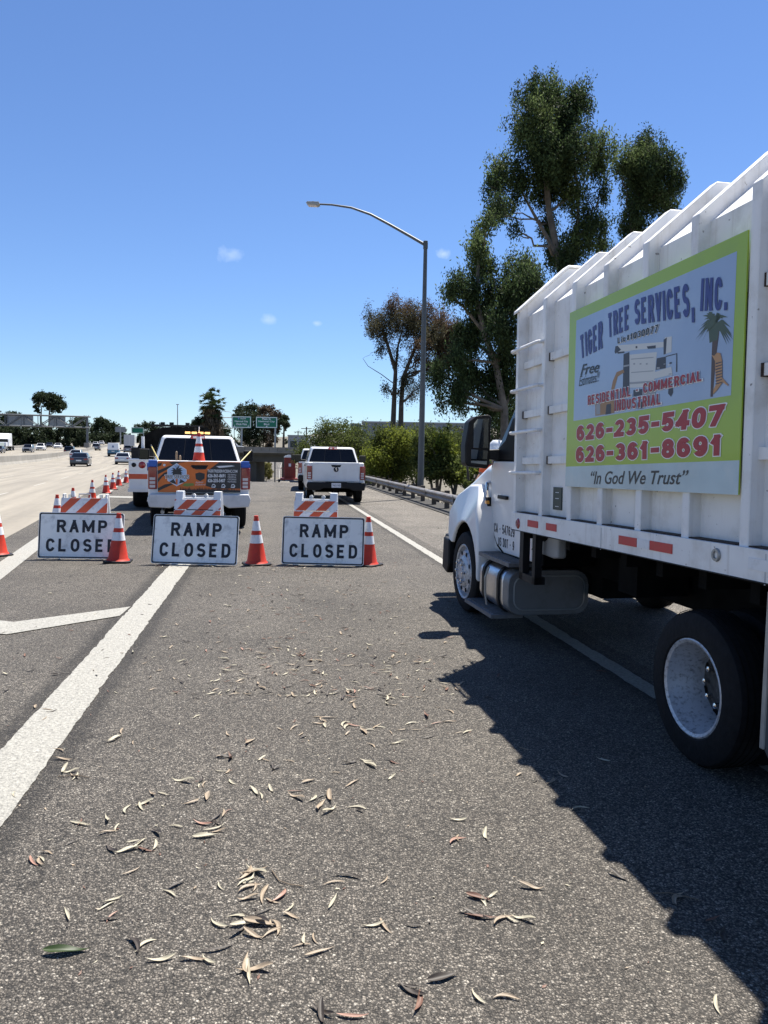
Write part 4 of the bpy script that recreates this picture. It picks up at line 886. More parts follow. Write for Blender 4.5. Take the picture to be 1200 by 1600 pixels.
# fenders
for s in (0, 1):
    fx = (lambda x: x) if s == 0 else (lambda x: WW-x)
    arc = [(4.53+.455*math.cos(a), .44+.50*math.sin(a)) for a in [R(28)+(R(183)-R(28))*i/12 for i in range(13)]]
    outl = [(4.035, .38), (4.03, .62), (4.055, .86), (4.12, 1.08), (4.26, 1.24), (4.46, 1.33), (4.72, 1.32), (4.95, 1.20), (5.07, 1.02), (5.10, .80), (5.06, .70)]
    mb = MB(); mb.prism(outl+arc, fx(.015), fx(.46), WHITE, 'yz')
    for i, (x, y, z) in enumerate(mb.v):
        if abs(x-fx(.015)) < .01 and (z > 1.0):
            k = min(1, (z-1.0)/.35); mb.v[i] = (x+(.16*k*k if s == 0 else -.16*k*k), y, z)
    fe = mb.build('fender', TR, bevel=.045, seg=4, tri=True)
    mb = MB(); mb.prism([(4.53+.47*math.cos(a), .44+.49*math.sin(a)) for a in [R(10)+(R(175)-R(10))*i/12 for i in range(13)]]+[(4.10, .44)], fx(.10), fx(.455), UNDER, 'yz'); 
    A_ = [R(20)+(R(178)-R(20))*i/14 for i in range(15)]; mb = MB()
    mb.add([(fx(x_), 4.53+r_*math.cos(a), .44+(r_+.045)*math.sin(a)) for x_, r_ in ((.045, .449), (.458, .449), (.458, .30)) for a in A_], [(j*15+i, j*15+i+1, (j+1)*15+i+1, (j+1)*15+i) for j in range(2) for i in range(14)], UNDER)
    mb.build('wheel_arch', fe)
    mb = MB(); mb.cbox((fx(.125), 4.10, 1.17), (.03, .05, .03), AMBER); mb.build('marker_light', fe)
    mb = MB(); mb.prism([(5.00, .70), (5.22, .72), (5.26, .36), (5.06, .32), (5.00, .42)], fx(.0), fx(.30), BLK, 'yz'); mb.build('bumper_end', TR, bevel=.02)
    # bonnet latch
    mb = MB(); mb.tube([(fx(.20), 4.27, 1.36), (fx(.165), 4.23, 1.35), (fx(.16), 4.19, 1.28), (fx(.17), 4.185, 1.19)], .018, CHROME, 8); mb.cbox((fx(.175), 4.20, 1.17), (.05, .08, .09), BLK); mb.build('bonnet_latch', cab_)
mb = MB(); mb.box((.16, 5.55, .36), (WW-.16, 5.75, .70), BLK); mb.build('bumper', TR, bevel=.03)
mb = MB(); mb.box((.6, 5.50, .88), (WW-.6, 5.66, 1.16), CHROME); mb.build('grille', TR)
for x in (.42, WW-.42):
    mb = MB(); mb.cbox((x, 5.56, 1.05), (.26, .12, .18), LENS); mb.build('headlight', TR)
# mirrors
for s in (0, 1):
    fx = (lambda x: x) if s == 0 else (lambda x: WW-x)
    mb = MB(); hp = [(-.13, 1.55), (-.10, 1.52), (.09, 1.50), (.115, 1.53), (.125, 2.00), (.10, 2.02), (-.04, 2.00), (-.10, 1.95), (-.135, 1.72)]
    cxm = -.015
    mb.prism([((cxm+a) if s == 0 else WW-(cxm+a), b) for a, b in hp], 3.98, 4.14, BLK, 'xz'); mi = mb.build('mirror', TR, bevel=.025, seg=3, tri=True)
    MIRM = mat('mirror glass', (.20, .225, .23), .03, metal=1)
    mb = MB(); q = [(-.055, 1.70), (.095, 1.70), (.10, 1.985), (-.02, 1.975), (-.055, 1.93)]; mb.add([(fx(cxm+a), 3.974, b) for a, b in q], [tuple(range(5))], MIRM); mb.build('mirror_glass', mi)
    mb = MB(); q = [(-.075, 1.555), (.085, 1.54), (.09, 1.675), (-.075, 1.685)]; mb.add([(fx(cxm+a), 3.974, b) for a, b in q], [(0, 1, 2, 3)], MIRM); mb.build('mirror_glass', mi)
    mb = MB(); mb.add([(fx(.09), 4.00, 1.595), (fx(.09), 4.00, 1.685), (fx(.30), 3.98, 1.56), (fx(.30), 3.98, 1.70), (fx(.09), 4.10, 1.595), (fx(.09), 4.10, 1.685), (fx(.30), 4.10, 1.56), (fx(.30), 4.10, 1.70)],
        [(0, 1, 3, 2), (4, 6, 7, 5), (0, 4, 5, 1), (2, 3, 7, 6), (0, 2, 6, 4), (1, 5, 7, 3)], BLK)
    mb.prism([(3.62, 1.52), (4.0, 1.50), (4.18, 1.56), (4.10, 1.68), (3.84, 1.78), (3.66, 1.98), (3.58, 1.98)], fx(.20), fx(.30), BLK, 'yz'); mb.build('mirror_arm', mi, bevel=.015, tri=True)
# ================================================================== PICKUPS
def place(px, py, zf=None): return ground_at(px, py, zf or z_ramp)
# orange tailgate pickup
p = Vector((-3.72, 15.45, 0)); 
OT, OG, OC = pickup('white crew pickup with orange tiger-striped tailgate and lit amber roof bar', p, R(14.5), W=2.05, dz=.10, rail=1.45, roof=2.03, bumper=mat('white painted bumper', (.58, .58, .58), .35, dirt=(.35, .35, .35), dscale=5), group=None, plate=False)
TOR = mat('tailgate orange', (.66, .15, .018), .4, var=.12, vscale=5); TBK = mat('tailgate black', (.02, .02, .022), .4); TBL = mat('pickup corner blue', (.02, .10, .42), .35); LBL = mat('shield pale blue', (.42, .55, .75), .4); TWH = mat('tailgate white', (.72, .72, .72), .4)
def ZT(x, y):  # crop of the tailgate -> tailgate plane (x, z)
    return ((x-640)/670*1.61, 1.44 - (y-402)/250*.62)
def tp(mb, pts, m, d): mb.add([(ZT(a, b)[0], -.040-d, ZT(a, b)[1]) for a, b in pts], [tuple(range(len(pts)))], m)
mb = MB(); tp(mb, [(305, 652), (975, 652), (975, 404), (305, 404)], TOR, 0.001); wrap = mb.build('wrap_graphic', OG)
mb = MB(); tp(mb, [(690, 600), (760, 620), (975, 620), (975, 410), (800, 405), (700, 480)], TBK, .003)
for q in ([(305, 480), (400, 440), (470, 425), (380, 470), (305, 510)], [(305, 545), (350, 500), (420, 470), (400, 490), (340, 530), (305, 575)], [(305, 620), (360, 590), (450, 575), (400, 600), (345, 625), (305, 645)],
          [(395, 412), (440, 404), (560, 404), (480, 415), (430, 440)], [(305, 425), (340, 415), (330, 440), (305, 450)]): tp(mb, q, TBK, .003)
tp(mb, [(560, 440), (600, 446), (685, 446), (700, 440), (690, 465), (610, 468)], TBK, .003)
tp(mb, [(605, 500), (640, 490), (682, 500), (680, 540), (645, 562), (610, 545)], TBK, .003)
rr = random.Random(2); x = 480
while x < 970:
    h = rr.uniform(8, 34); wdt = rr.uniform(6, 16); tp(mb, [(x, 638), (x+wdt, 638), (x+wdt*.5, 638-h)], TBK, .0032); x += wdt*.8
tp(mb, [(480, 652), (975, 652), (975, 634), (480, 637)], TBK, .0035)
mb.build('tiger_stripe', wrap)
mb = MB(); tp(mb, [(380, 470), (400, 455), (455, 418), (515, 455), (535, 470), (535, 560), (455, 604), (380, 560)], TWH, .005); tp(mb, [(386, 474), (455, 426), (529, 474), (529, 556), (455, 597), (386, 556)], LBL, .006)
for a in range(9):
    an = PI*(-.1 + 1.2*a/8); ex, ey = 457+52*math.cos(an), 470-46*math.sin(an)+(18 if abs(math.cos(an)) > .6 else 0)
    tp(mb, [(452, 474), ((457+ex)/2, (470+ey)/2-8), (ex, ey), ((457+ex)/2+4, (470+ey)/2+5), (462, 474)], TBK, .0075+.0001*a)
tp(mb, [(420, 515), (430, 470), (485, 470), (498, 515)], TBK, .0085); tp(mb, [(395, 570), (430, 545), (450, 580), (455, 590)], TBK, .0085); tp(mb, [(475, 580), (485, 545), (525, 570)], TBK, .0085)
tp(mb, [(448, 590), (446, 540), (464, 540), (462, 590)], TOR, .0087)
mb.build('shield_emblem', wrap)
mb = MB()
def tt(txt, q, m, bold=.01, d=.010, shear=0): text_into(mb, txt, [ZT(*p_) for p_ in q], m, lambda u, v, dd: (u, -.040-dd, v), bold, d, shear, 2)
tt('TREE SERVICES', ((358, 546), (556, 546), (556, 510), (358, 510)), TWH, .09, .009); tt('TREE SERVICES', ((362, 542), (552, 542), (552, 514), (362, 514)), TBK, .01, .011)
tt('TIGERTREESERVICESINC.COM', ((704, 490), (950, 490), (950, 466), (704, 466)), TWH, .02)
tt('626-361-8691', ((706, 531), (850, 531), (850, 500), (706, 500)), TWH, .035); tt('626-235-5407', ((706, 570), (850, 570), (850, 540), (706, 540)), TWH, .035)
for k, s_ in enumerate(('TREE TRIMMING', 'TREE REMOVAL', 'STUMP GRINDING', 'PALM PRUNING')):
    tt('• '+s_, ((866, 514+k*19), (940, 514+k*19), (940, 500+k*19), (866, 500+k*19)), TWH, .0)
tt('Residential', ((608, 578), (670, 576), (670, 562), (608, 564)), TWH, .0, .01, .3); tt('& Commercial', ((605, 596), (688, 594), (688, 580), (605, 582)), TWH, .0, .01, .3)
for x in (735, 815, 895): tp(mb, [(x, 612), (x+8, 585), (x+25, 582), (x+38, 600), (x+30, 614)], TWH, .006); tp(mb, [(x+5, 606), (x+12, 592), (x+24, 590), (x+30, 602)], TBK, .007)
tp(mb, [(345, 432), (352, 426), (362, 426), (368, 434), (362, 444), (350, 444)], TWH, .006)
tp(mb, [(775, 440), (800, 436), (900, 430), (930, 436), (860, 446), (800, 452)], TWH, .005); tp(mb, [(500, 600), (520, 580), (590, 578), (596, 596), (540, 606)], mat('tailgate olive', (.20, .26, .05), .5), .005)
mb.build('lettering', wrap)
for s in (-1, 1):   # blue corners of the bed
    mb = MB(); mb.box((s*.90-.085, -.006, 1.322), (s*.90+.085, .10, 1.452), TBL); mb.box((s*1.0-.012, .02, 1.24), (s*1.0+.008, 1.9, 1.40), TBL); mb.build('corner_wrap', OT, bevel=.01)
# light bar
lb = MB(); lb.box((-.30, 2.55, 2.0), (.30, 2.75, 2.06), BLK); lb.cbox((-.05, 2.65, 2.12), (.05, .06, .16), BLK); lbo = lb.build('light_bar', OT)
for k in range(4):
    mb = MB(); x = -.285+.148*k; mb.box((x, 2.535, 2.05), (x+.12, 2.765, 2.098), AMBLIT); mb.build('amber_lamp', lbo, bevel=.01)
mb = MB(); mb.tube([(.03, 2.6, 2.1), (.035, 2.6, 2.22)], .012, TWH, 6); mb.build('antenna', lbo)
# white pickup by the guardrail and the one in front of it
pickup('plain white pickup with black bumper parked beside the guardrail', (-1.62, 25.6, 0), R(7.0), W=2.0, rail=1.38, roof=1.93, bumper=BLK)[0]['group'] = 'white pickups parked on the ramp'
pt = MB()
for o in [x for x in bpy.data.objects if x.name.startswith('tailgate')][-1:]:
    EM = mat('emblem dark', (.03, .035, .05), .3, metal=.5)
    pt.prism([(.085*math.cos(R(a)), 1.145+.085*math.sin(R(a))) for a in range(0, 360, 20)], -.045, -.030, EM, 'xz')
    pt.prism([(-.03, 1.20), (0, 1.215), (.03, 1.20), (.012, 1.17), (.03, 1.12), (0, 1.09), (-.005, 1.15)], -.05, -.040, CHROME, 'xz')
    text_into(pt, 'CREW', ((.55, .80), (.70, .80), (.70, .825), (.55, .825)), CHROME, lambda u, v, d: (u, -.045, v)) if False else None
    pt.build('emblem', o)
pickup('white pickup half hidden in front of the pickup at the guardrail', (-2.92, 34.5, 0), R(6.0), W=1.98, rail=1.38, roof=1.93, bumper=BLK)[0]['group'] = 'white pickups parked on the ramp'

# ---- white service truck left of the orange tailgate pickup
ST = thing('service_truck', 'white utility body truck with round red lamps and orange stripe, behind the striped-tailgate pickup', 'truck', (-6.02, 21.6, 0), R(14))
mb = MB(); mb.box((-1.12, 0, .62), (1.12, 2.9, 1.42), WHITE); mb.box((-1.13, -.012, 1.36), (1.13, .03, 1.43), WHITE); mb.build('service_body', ST, bevel=.02)
mb = MB(); mb.box((-1.10, -.02, .52), (1.10, .0, .66), WHITE); mb.box((-1.14, -.06, .50), (1.14, .02, .60), WHITE); mb.build('bumper', ST)
for x, r_ in ((-.98, .055), (-.76, .085), (-.50, .085), (.50, .085), (.76, .085)):
    mb = MB(); mb.lathe([(.001, .03), (r_*.8, .028), (r_, .02), (r_*1.15, 0)], RED if r_ > .06 else BLK, 18, Matrix.Translation((x, 0, 1.25)) @ Matrix.Rotation(R(-90), 4, 'Z')); mb.build('tail_lamp', ST, smooth=True)
mb = MB(); mb.box((-1.122, -.006, .86), (-.62, .4, 1.0), ORSTR); mb.build('stripe', ST)
mb = MB()
prof = [(-1.0, 1.43)] + [(-.95*math.cos(R(a)), 1.62+.74*math.sin(R(a))) for a in range(10, 91, 16)] + [(1.05, 2.36), (1.05, 1.43)]
mb.prism(prof, .9, 3.1, UNDER, 'xz'); mb.build('tarp_cover', ST, tri=True)
mb = MB(); mb.box((-.55, .9, 2.37), (.9, 1.2, 2.42), BLK)
for x in (-.3, -.05, .4): mb.box((x, .95, 2.42), (x+.12, 1.1, 2.49), BLK)
mb.build('roof_rack', ST)
mb = MB(); mb.box((-1.05, .05, 1.43), (-.45, .85, 1.72), BLK); mb.build('tool_box', ST)
mb = MB(); mb.box((-.95, 3.1, .7), (.95, 5.9, 1.25), WHITE); mb.add([(-.9, 3.15, 1.24), (.9, 3.15, 1.24), (.9, 4.9, 1.24), (-.9, 4.9, 1.24), (-.75, 3.3, 1.95), (.75, 3.3, 1.95), (.75, 4.3, 1.95), (-.75, 4.3, 1.95)], [(3, 2, 1, 0), (4, 5, 6, 7), (0, 1, 5, 4), (1, 2, 6, 5), (2, 3, 7, 6), (3, 0, 4, 7)], WHITE); mb.build('cab', ST, bevel=.05)
for s in (-1, 1):
    mb = MB(); mb.box((s*1.2-.1, 4.3, 1.2), (s*1.2+.1, 4.4, 1.5), BLK); mb.build('mirror', ST)
    wheel(ST, s*.84, 1.3, .40, .48, .24, side=s, n=20, detail=False); wheel(ST, s*.84, 4.9, .40, .26, .24, side=s, n=20, detail=False)
mb = MB(); mb.box((-.9, .1, .35), (.9, 5.4, .62), UNDER); mb.build('underbody', ST)
mb = MB(); mb.box((-.18, -.02, .70), (.15, -.012, .80), PLASW); mb.build('licence_plate', ST)
mb = MB(); mb.tube([(-.75, .25, 1.43), (-.75, .25, 2.05)], .045, TWH, 8); mb.build('post', ST)

# ================================================================== CONES
def make_cone(label='x', group=None):
    t = thing('traffic_cone', label, 'traffic cone', (0, 0, 0), 0, group)
    mb = MB(); 
    def rz_(z): return .145 - (z-.03)*(.145-.028)/.68
    mb.lathe([(.165, .028), (.150, .045), (rz_(.06), .06), (rz_(.30), .30), (rz_(.48), .48), (rz_(.62), .62), (rz_(.70), .70), (.034, .705), (.030, .715), (.0, .716)], ORANGE, 28, axis='z'); mb.build('body', t, smooth=True)
    mb = MB(); mb.prism([(a*.19, b*.19) for a, b in ((-1, -.75), (-.75, -1), (.75, -1), (1, -.75), (1, .75), (.75, 1), (-.75, 1), (-1, .75))], 0, .028, BLK, 'xy'); mb.build('base', t, bevel=.006, seg=1)
    for z0, z1 in ((.32, .44), (.50, .64)):
        mb = MB(); mb.lathe([(rz_(z0)+.0025, z0), (rz_(z1)+.0025, z1)], REFL, 28, axis='z'); mb.build('collar', t, smooth=True)
    return t
cones = [((184.5, 878), 'cone standing in front of the leftmost ramp closed sign'), ((401, 882), 'cone between the middle and right ramp closed signs'), ((574, 883), 'cone at the right edge of the rightmost ramp closed sign'), ((-4, 868), 'cone cut off by the left edge of the photo'),
         ((89, 827.5), 'orange cone beside the left barricade on the white freeway line'), ((115.5, 808), 'cone standing behind the left barricade, its lower half hidden'), ((144, 785.5), 'dirty dark-topped cone just behind the left barricade'), ((166, 771), 'nearest fully visible cone of the row running up the freeway line'),
         ((176.5, 765), 'second fully visible cone of the row up the freeway line'), ((185.5, 759), 'third fully visible cone of the row up the freeway line'), ((197, 754.5), 'farthest cone of the row, right before the service truck')]
cg = 'orange cones closing the ramp'
base = make_cone()
rnd = random.Random(8)
for i, (pp, lab) in enumerate(cones):
    c = base if i == 0 else copy_tree(base)
    c.location = G(*pp) if i < 4 else G(*pp); c.rotation_euler = (R(rnd.uniform(-1.2, 1.2)), R(rnd.uniform(-1.2, 1.2)), rnd.uniform(0, 1.5)); tag(c, 'orange ' + lab if not lab.startswith(('orange', 'dirty', 'near', 'second', 'third', 'far')) else lab, 'traffic cone', cg)
c = copy_tree(base); Mx = Matrix.Translation(OT.location) @ Matrix.Rotation(OT.rotation_euler.z, 4, 'Z')
c.location = Mx @ Vector((-.01, .22, 1.30)); tag(c, 'orange cone standing upright in the bed of the tiger-striped pickup', 'traffic cone', cg); c.rotation_euler = (0, 0, .2)
BED = c
# poles leaning in the bed
YEL = mat('yellow pole', (.38, .30, .08), .5)
for a, b, lab in (((-.78, .35, 1.40), (-.96, 1.0, 1.72), 'yellow handled tool leaning on the left side of the pickup bed'), ((.80, .35, 1.40), (1.08, .9, 1.66), 'yellow handled tool leaning on the right side of the pickup bed')):
    mb = MB(); mb.tube([Mx @ Vector(a), Mx @ Vector(b)], [.014, .014], YEL, 8); mb.tube([Mx @ Vector(b), Mx @ (Vector(b)+(Vector(b)-Vector(a))*.10)], .018, BLK, 8)
    tag(mb.build('pole_tool', smooth=True), lab, 'tool')
for k, x in enumerate((-.45, -.38)):
    mb = MB(); mb.tube([Mx @ Vector((x, .3, 1.2)), Mx @ Vector((x, .3, 1.62-.08*k)), Mx @ Vector((x, .3, 1.64-.08*k))], [.025, .022, .004], mat('wooden handle', (.16, .11, .07), .7), 8)
    tag(mb.build('tool_handle', smooth=True), ('taller' if k == 0 else 'shorter') + ' wooden handle sticking up behind the orange tailgate', 'tool')

# ================================================================== RAMP CLOSED barricades
def barricade(label, loc, rz, style, wtop=.70, sw=1.22, sh=.68, lean=12, roll=0.0, soff=0.0):
    t = thing('barricade_sign', label, 'road sign', loc, rz, 'ramp closed barricades')
    # sign panel leaning on the front
    L = R(lean); 
    SMT = Matrix.Translation((soff, -.30, .015)) @ Matrix.Rotation(R(roll), 4, 'Y') @ Matrix.Rotation(-L, 4, 'X')
    def P3(u, v, d): return SMT @ Vector((u, -d, v))
    rc = rrect(-sw/2, sw/2, 0, sh, .035)
    mb = MB(); mb.T = SMT; mb.prism(rc, -.003, .012, SIGNW, 'xz'); sp = mb.build('sign_panel', t)
    mb = MB(); a = rrect(-sw/2+.008, sw/2-.008, .008, sh-.008, .030); b = rrect(-sw/2+.026, sw/2-.026, .026, sh-.026, .022); n = len(a)
    mb.add([P3(x, z, .006) for x, z in a]+[P3(x, z, .006) for x, z in b], [(i, (i+1) % n, n+(i+1) % n, n+i) for i in range(n)], INK); mb.build('border', sp)
    mb = MB()
    kw = sw/1.22; kh = sh/.68
    stroke_text(mb, 'RAMP', ((-.35*kw, .385*kh), (.37*kw, .385*kh), (.37*kw, .572*kh), (-.35*kw, .572*kh)), INK, lambda u, v, d: P3(u, v, .0065+d), .20, gw=.66, gap=.27)
    stroke_text(mb, 'CLOSED', ((-.495*kw, .100*kh), (.51*kw, .100*kh), (.51*kw, .292*kh), (-.495*kw, .292*kh)), INK, lambda u, v, d: P3(u, v, .0065+d), .20, gw=.66, gap=.27)
    mb.build('lettering', sp)
    hw = wtop/2; H = 1.05 if style != 'metal' else .96
    pw = .105 if style == 'plastic' else .03
    for s in (-1, 1):
        for f in (-1, 1):   # front and rear leg of each side
            mb = MB(); x = s*(hw-pw/2)
            yb = .26*f
            pm = PLASW if style == 'plastic' else BOXW
            mb.add([(x-pw/2, yb-.02, 0), (x+pw/2, yb-.02, 0), (x+pw/2, yb+.02, 0), (x-pw/2, yb+.02, 0), (x-pw/2, .025*f-.02, H), (x+pw/2, .025*f-.02, H), (x+pw/2, .025*f+.02, H), (x-pw/2, .025*f+.02, H)],
                   [(3, 2, 1, 0), (4, 5, 6, 7), (0, 1, 5, 4), (1, 2, 6, 5), (2, 3, 7, 6), (3, 0, 4, 7)], pm)
            mb.build('leg', t, bevel=.006, seg=1)
    def rail(z0, z1, mname):
        mb = MB(); y0 = -.26+(.235)*(z0/H)-.024; y1 = -.26+(.235)*(z1/H)-.024
        RT = lambda u, v: (u, y0+(y1-y0)*v, z0+(z1-z0)*v)
        c8 = [RT(-hw-.012, 0), RT(hw+.012, 0), RT(hw+.012, 1), RT(-hw-.012, 1)]
        mb.add(c8+[(a, b+.02, c_) for a, b, c_ in c8], [(0, 1, 2, 3), (7, 6, 5, 4), (0, 4, 5, 1), (1, 5, 6, 2), (2, 6, 7, 3), (3, 7, 4, 0)], REFL)
        ro = mb.build('rail', t)
        mb = MB(); hgt = z1-z0; W2 = hw+.010; per = .30; sl_ = hgt
        k = -6
        while k < 6:
            xa = k*per; poly = [(xa, 0), (xa+per/2, 0), (xa+per/2+sl_, 1), (xa+sl_, 1)]
            # clip to the rail
            out_ = []
            for lim, sg in ((-W2, 1), (W2, -1)):
                res = []
                for i in range(len(poly)):
                    p1, p2 = poly[i], poly[(i+1) % len(poly)]; i1, i2 = sg*(p1[0]-lim) >= 0, sg*(p2[0]-lim) >= 0
                    if i1: res.append(p1)
                    if i1 != i2: tt_ = (lim-p1[0])/(p2[0]-p1[0]); res.append((lim, p1[1]+(p2[1]-p1[1])*tt_))
                poly = res
                if len(poly) < 3: break
            if len(poly) >= 3:
                pv = [RT(a, b) for a, b in poly]; mb.add([(a, b-.003, c_) for a, b, c_ in pv], [tuple(range(len(pv)))], ORSTR)
            k += 1
        mb.build('orange_stripe', ro)
    if style == 'plastic':
        rail(.79, .93, 'a'); rail(.50, .775, 'b')
        mb = MB(); mb.box((-hw+.1, -.02, .93), (hw-.1, .03, .955), PLASW)
        for x in (-.08, .10): mb.lathe([(.03, -.015), (.03, .015), (.0, .016)], PLASW, 12, Matrix.Translation((x, -.01, .985)) @ Matrix.Rotation(R(90), 4, 'Z'))
        mb.build('cross_bar', t)
    else:
        rail(.50, .90, 'a')
        mb = MB(); mb.tube([(-.10, -.01, .90), (-.10, -.01, .955), (.07, -.01, .955), (.07, -.01, .90)], .011, ALU, 8); mb.build('handle', t)
        for s in (-1, 1):
            mb = MB(); mb.box((s*(hw-.10)-.02, -.04, .90), (s*(hw-.10)+.02, .0, .95), ALU); mb.build('lug', t)
        mb = MB(); mb.box((-.18, -.10, .50), (-.14, -.085, .64), BLK); mb.build('strap', t)
    return t
p = G(123, 874); barricade('leftmost ramp closed sign, square on, below a wide metal-topped striped barricade', (p.x+.01, p.y+.28, 0), R(4), 'metal', wtop=.66, sw=1.235, sh=.68, lean=8, roll=.3)
p = G(301, 883); barricade('middle ramp closed sign, scuffed, leaning before the tiger-striped pickup', (p.x+.03, p.y+.28, 0), R(-2), 'plastic', wtop=.66, sw=1.245, sh=.71, lean=12, roll=.2)
p = G(505, 884); barricade('rightmost ramp closed sign on a white plastic barricade, before the plain white pickup', (p.x-.13, p.y+.28, 0), R(-2), 'plastic', wtop=.62, sw=1.20, sh=.70, lean=9, roll=.2, soff=.13)
# ================================================================== FOLIAGE
def leafmat(name, col, transl=.35, var=.45):
    return mat(name, col, .7, var=var, vscale=.6, transl=transl, island=True, spec=.12)
F_EUC = leafmat('eucalyptus foliage', (.060, .090, .036), .4, .6); F_EUC2 = leafmat('eucalyptus foliage light', (.11, .15, .055), .4, .6)
F_BRN = leafmat('dry brown foliage', (.135, .092, .058)); F_GRN = leafmat('bright shrub foliage', (.17, .20, .032), .5); F_OLV = leafmat('olive shrub foliage', (.095, .12, .032), .45)
F_FAR = leafmat('distant foliage', (.040, .056, .028)); F_FARB = leafmat('distant brown foliage', (.10, .075, .05)); F_PALM = leafmat('palm foliage', (.06, .085, .03))
F_DEAD = leafmat('dead palm skirt', (.13, .105, .075), .2)
BARK = mat('eucalyptus bark', (.10, .082, .065), .9, var=.4, vscale=3, bump=.5, bscale=12); BARKL = mat('pale bark', (.17, .145, .12), .9, var=.4, vscale=3, bump=.4, bscale=12)
def leaves(name, blobs, mats, n, size, parent, seed=0, asp=2.6, droop=.5, shell=.55, clump=24, zcut=None, sub=.30, spray=0):
    """blobs: (center, (rx,ry,rz), material index, weight). Leaves gather in small clumps spread through each blob."""
    rg = np.random.default_rng(seed); V = []; MI = []
    wts = np.array([b[1][0]*b[1][1]*b[1][2] for b in blobs])**(2/3)*np.array([b[3] for b in blobs]); wts /= wts.sum()
    for b, w_ in zip(blobs, wts):
        k = max(20, int(n*w_)); nc = max(3, k//clump)
        d = rg.normal(size=(nc, 3)); d /= np.linalg.norm(d, axis=1)[:, None]; rad = (rg.random(nc)**shell)[:, None]
        lump = 1 + .22*np.sin(d[:, :1]*5+b[0][0])*np.cos(d[:, 2:]*6+b[0][2])
        cc = d*rad*np.array(b[1])*lump + np.array(b[0])
        idx = rg.integers(0, nc, k); cs = sub*min(b[1])
        c = cc[idx] + (rg.normal(size=(k, 3))*cs*np.array([1, 1, .8])*.75 if not spray else rg.normal(size=(k, 3))*spray*np.array([.8, .8, 1.5]))
        a = rg.normal(size=(k, 3)); a[:, 2] -= droop*1.6; a /= np.linalg.norm(a, axis=1)[:, None]
        q = rg.normal(size=(k, 3)); q = np.cross(a, q); q /= np.linalg.norm(q, axis=1)[:, None]
        s = size*(.6+.8*rg.random(k))[:, None]
        A = c - a*s*.5; B = c + q*s/asp*.5; C_ = c + a*s*.5; E = c - q*s/asp*.5
        V.append(np.stack([A, B, C_, E], 1).reshape(-1, 3)); MI.append(np.full(k, b[2]))
    V = np.concatenate(V); MI = np.concatenate(MI)
    if zcut is not None:
        V = V.reshape(-1, 4, 3); keep = V[:, :, 2].min(1) > zcut; V = V[keep].reshape(-1, 3); MI = MI[keep]
    nf = len(V)//4; me = bpy.data.meshes.new(name)
    me.vertices.add(len(V)); me.vertices.foreach_set('co', V.ravel().astype(np.float32))
    me.loops.add(len(V)); me.loops.foreach_set('vertex_index', np.arange(len(V), dtype=np.int32))
    me.polygons.add(nf); me.polygons.foreach_set('loop_start', np.arange(0, len(V), 4, dtype=np.int32)); me.polygons.foreach_set('loop_total', np.full(nf, 4, dtype=np.int32))
    for m in mats: me.materials.append(m)
    me.polygons.foreach_set('material_index', MI.astype(np.int32)); me.update(); me.validate()
    o = bpy.data.objects.new(name, me); COL.objects.link(o); o.parent = parent
    return o
def limb(mb, a, b, r0, r1, m, seed=0, wob=.06, n=6, sag=0):
    rg = random.Random(seed); a = Vector(a); b = Vector(b); L = (b-a).length; pts = []; rr = []
    for i in range(n+1):
        t = i/n; p = a.lerp(b, t)
        if 0 < i < n: p += Vector((rg.uniform(-1, 1), rg.uniform(-1, 1), rg.uniform(-.6, .6)))*L*wob
        p.z += sag*L*math.sin(PI*t)
        pts.append(p); rr.append(r0+(r1-r0)*t)
    mb.tube(pts, rr, m, 7)
    return pts
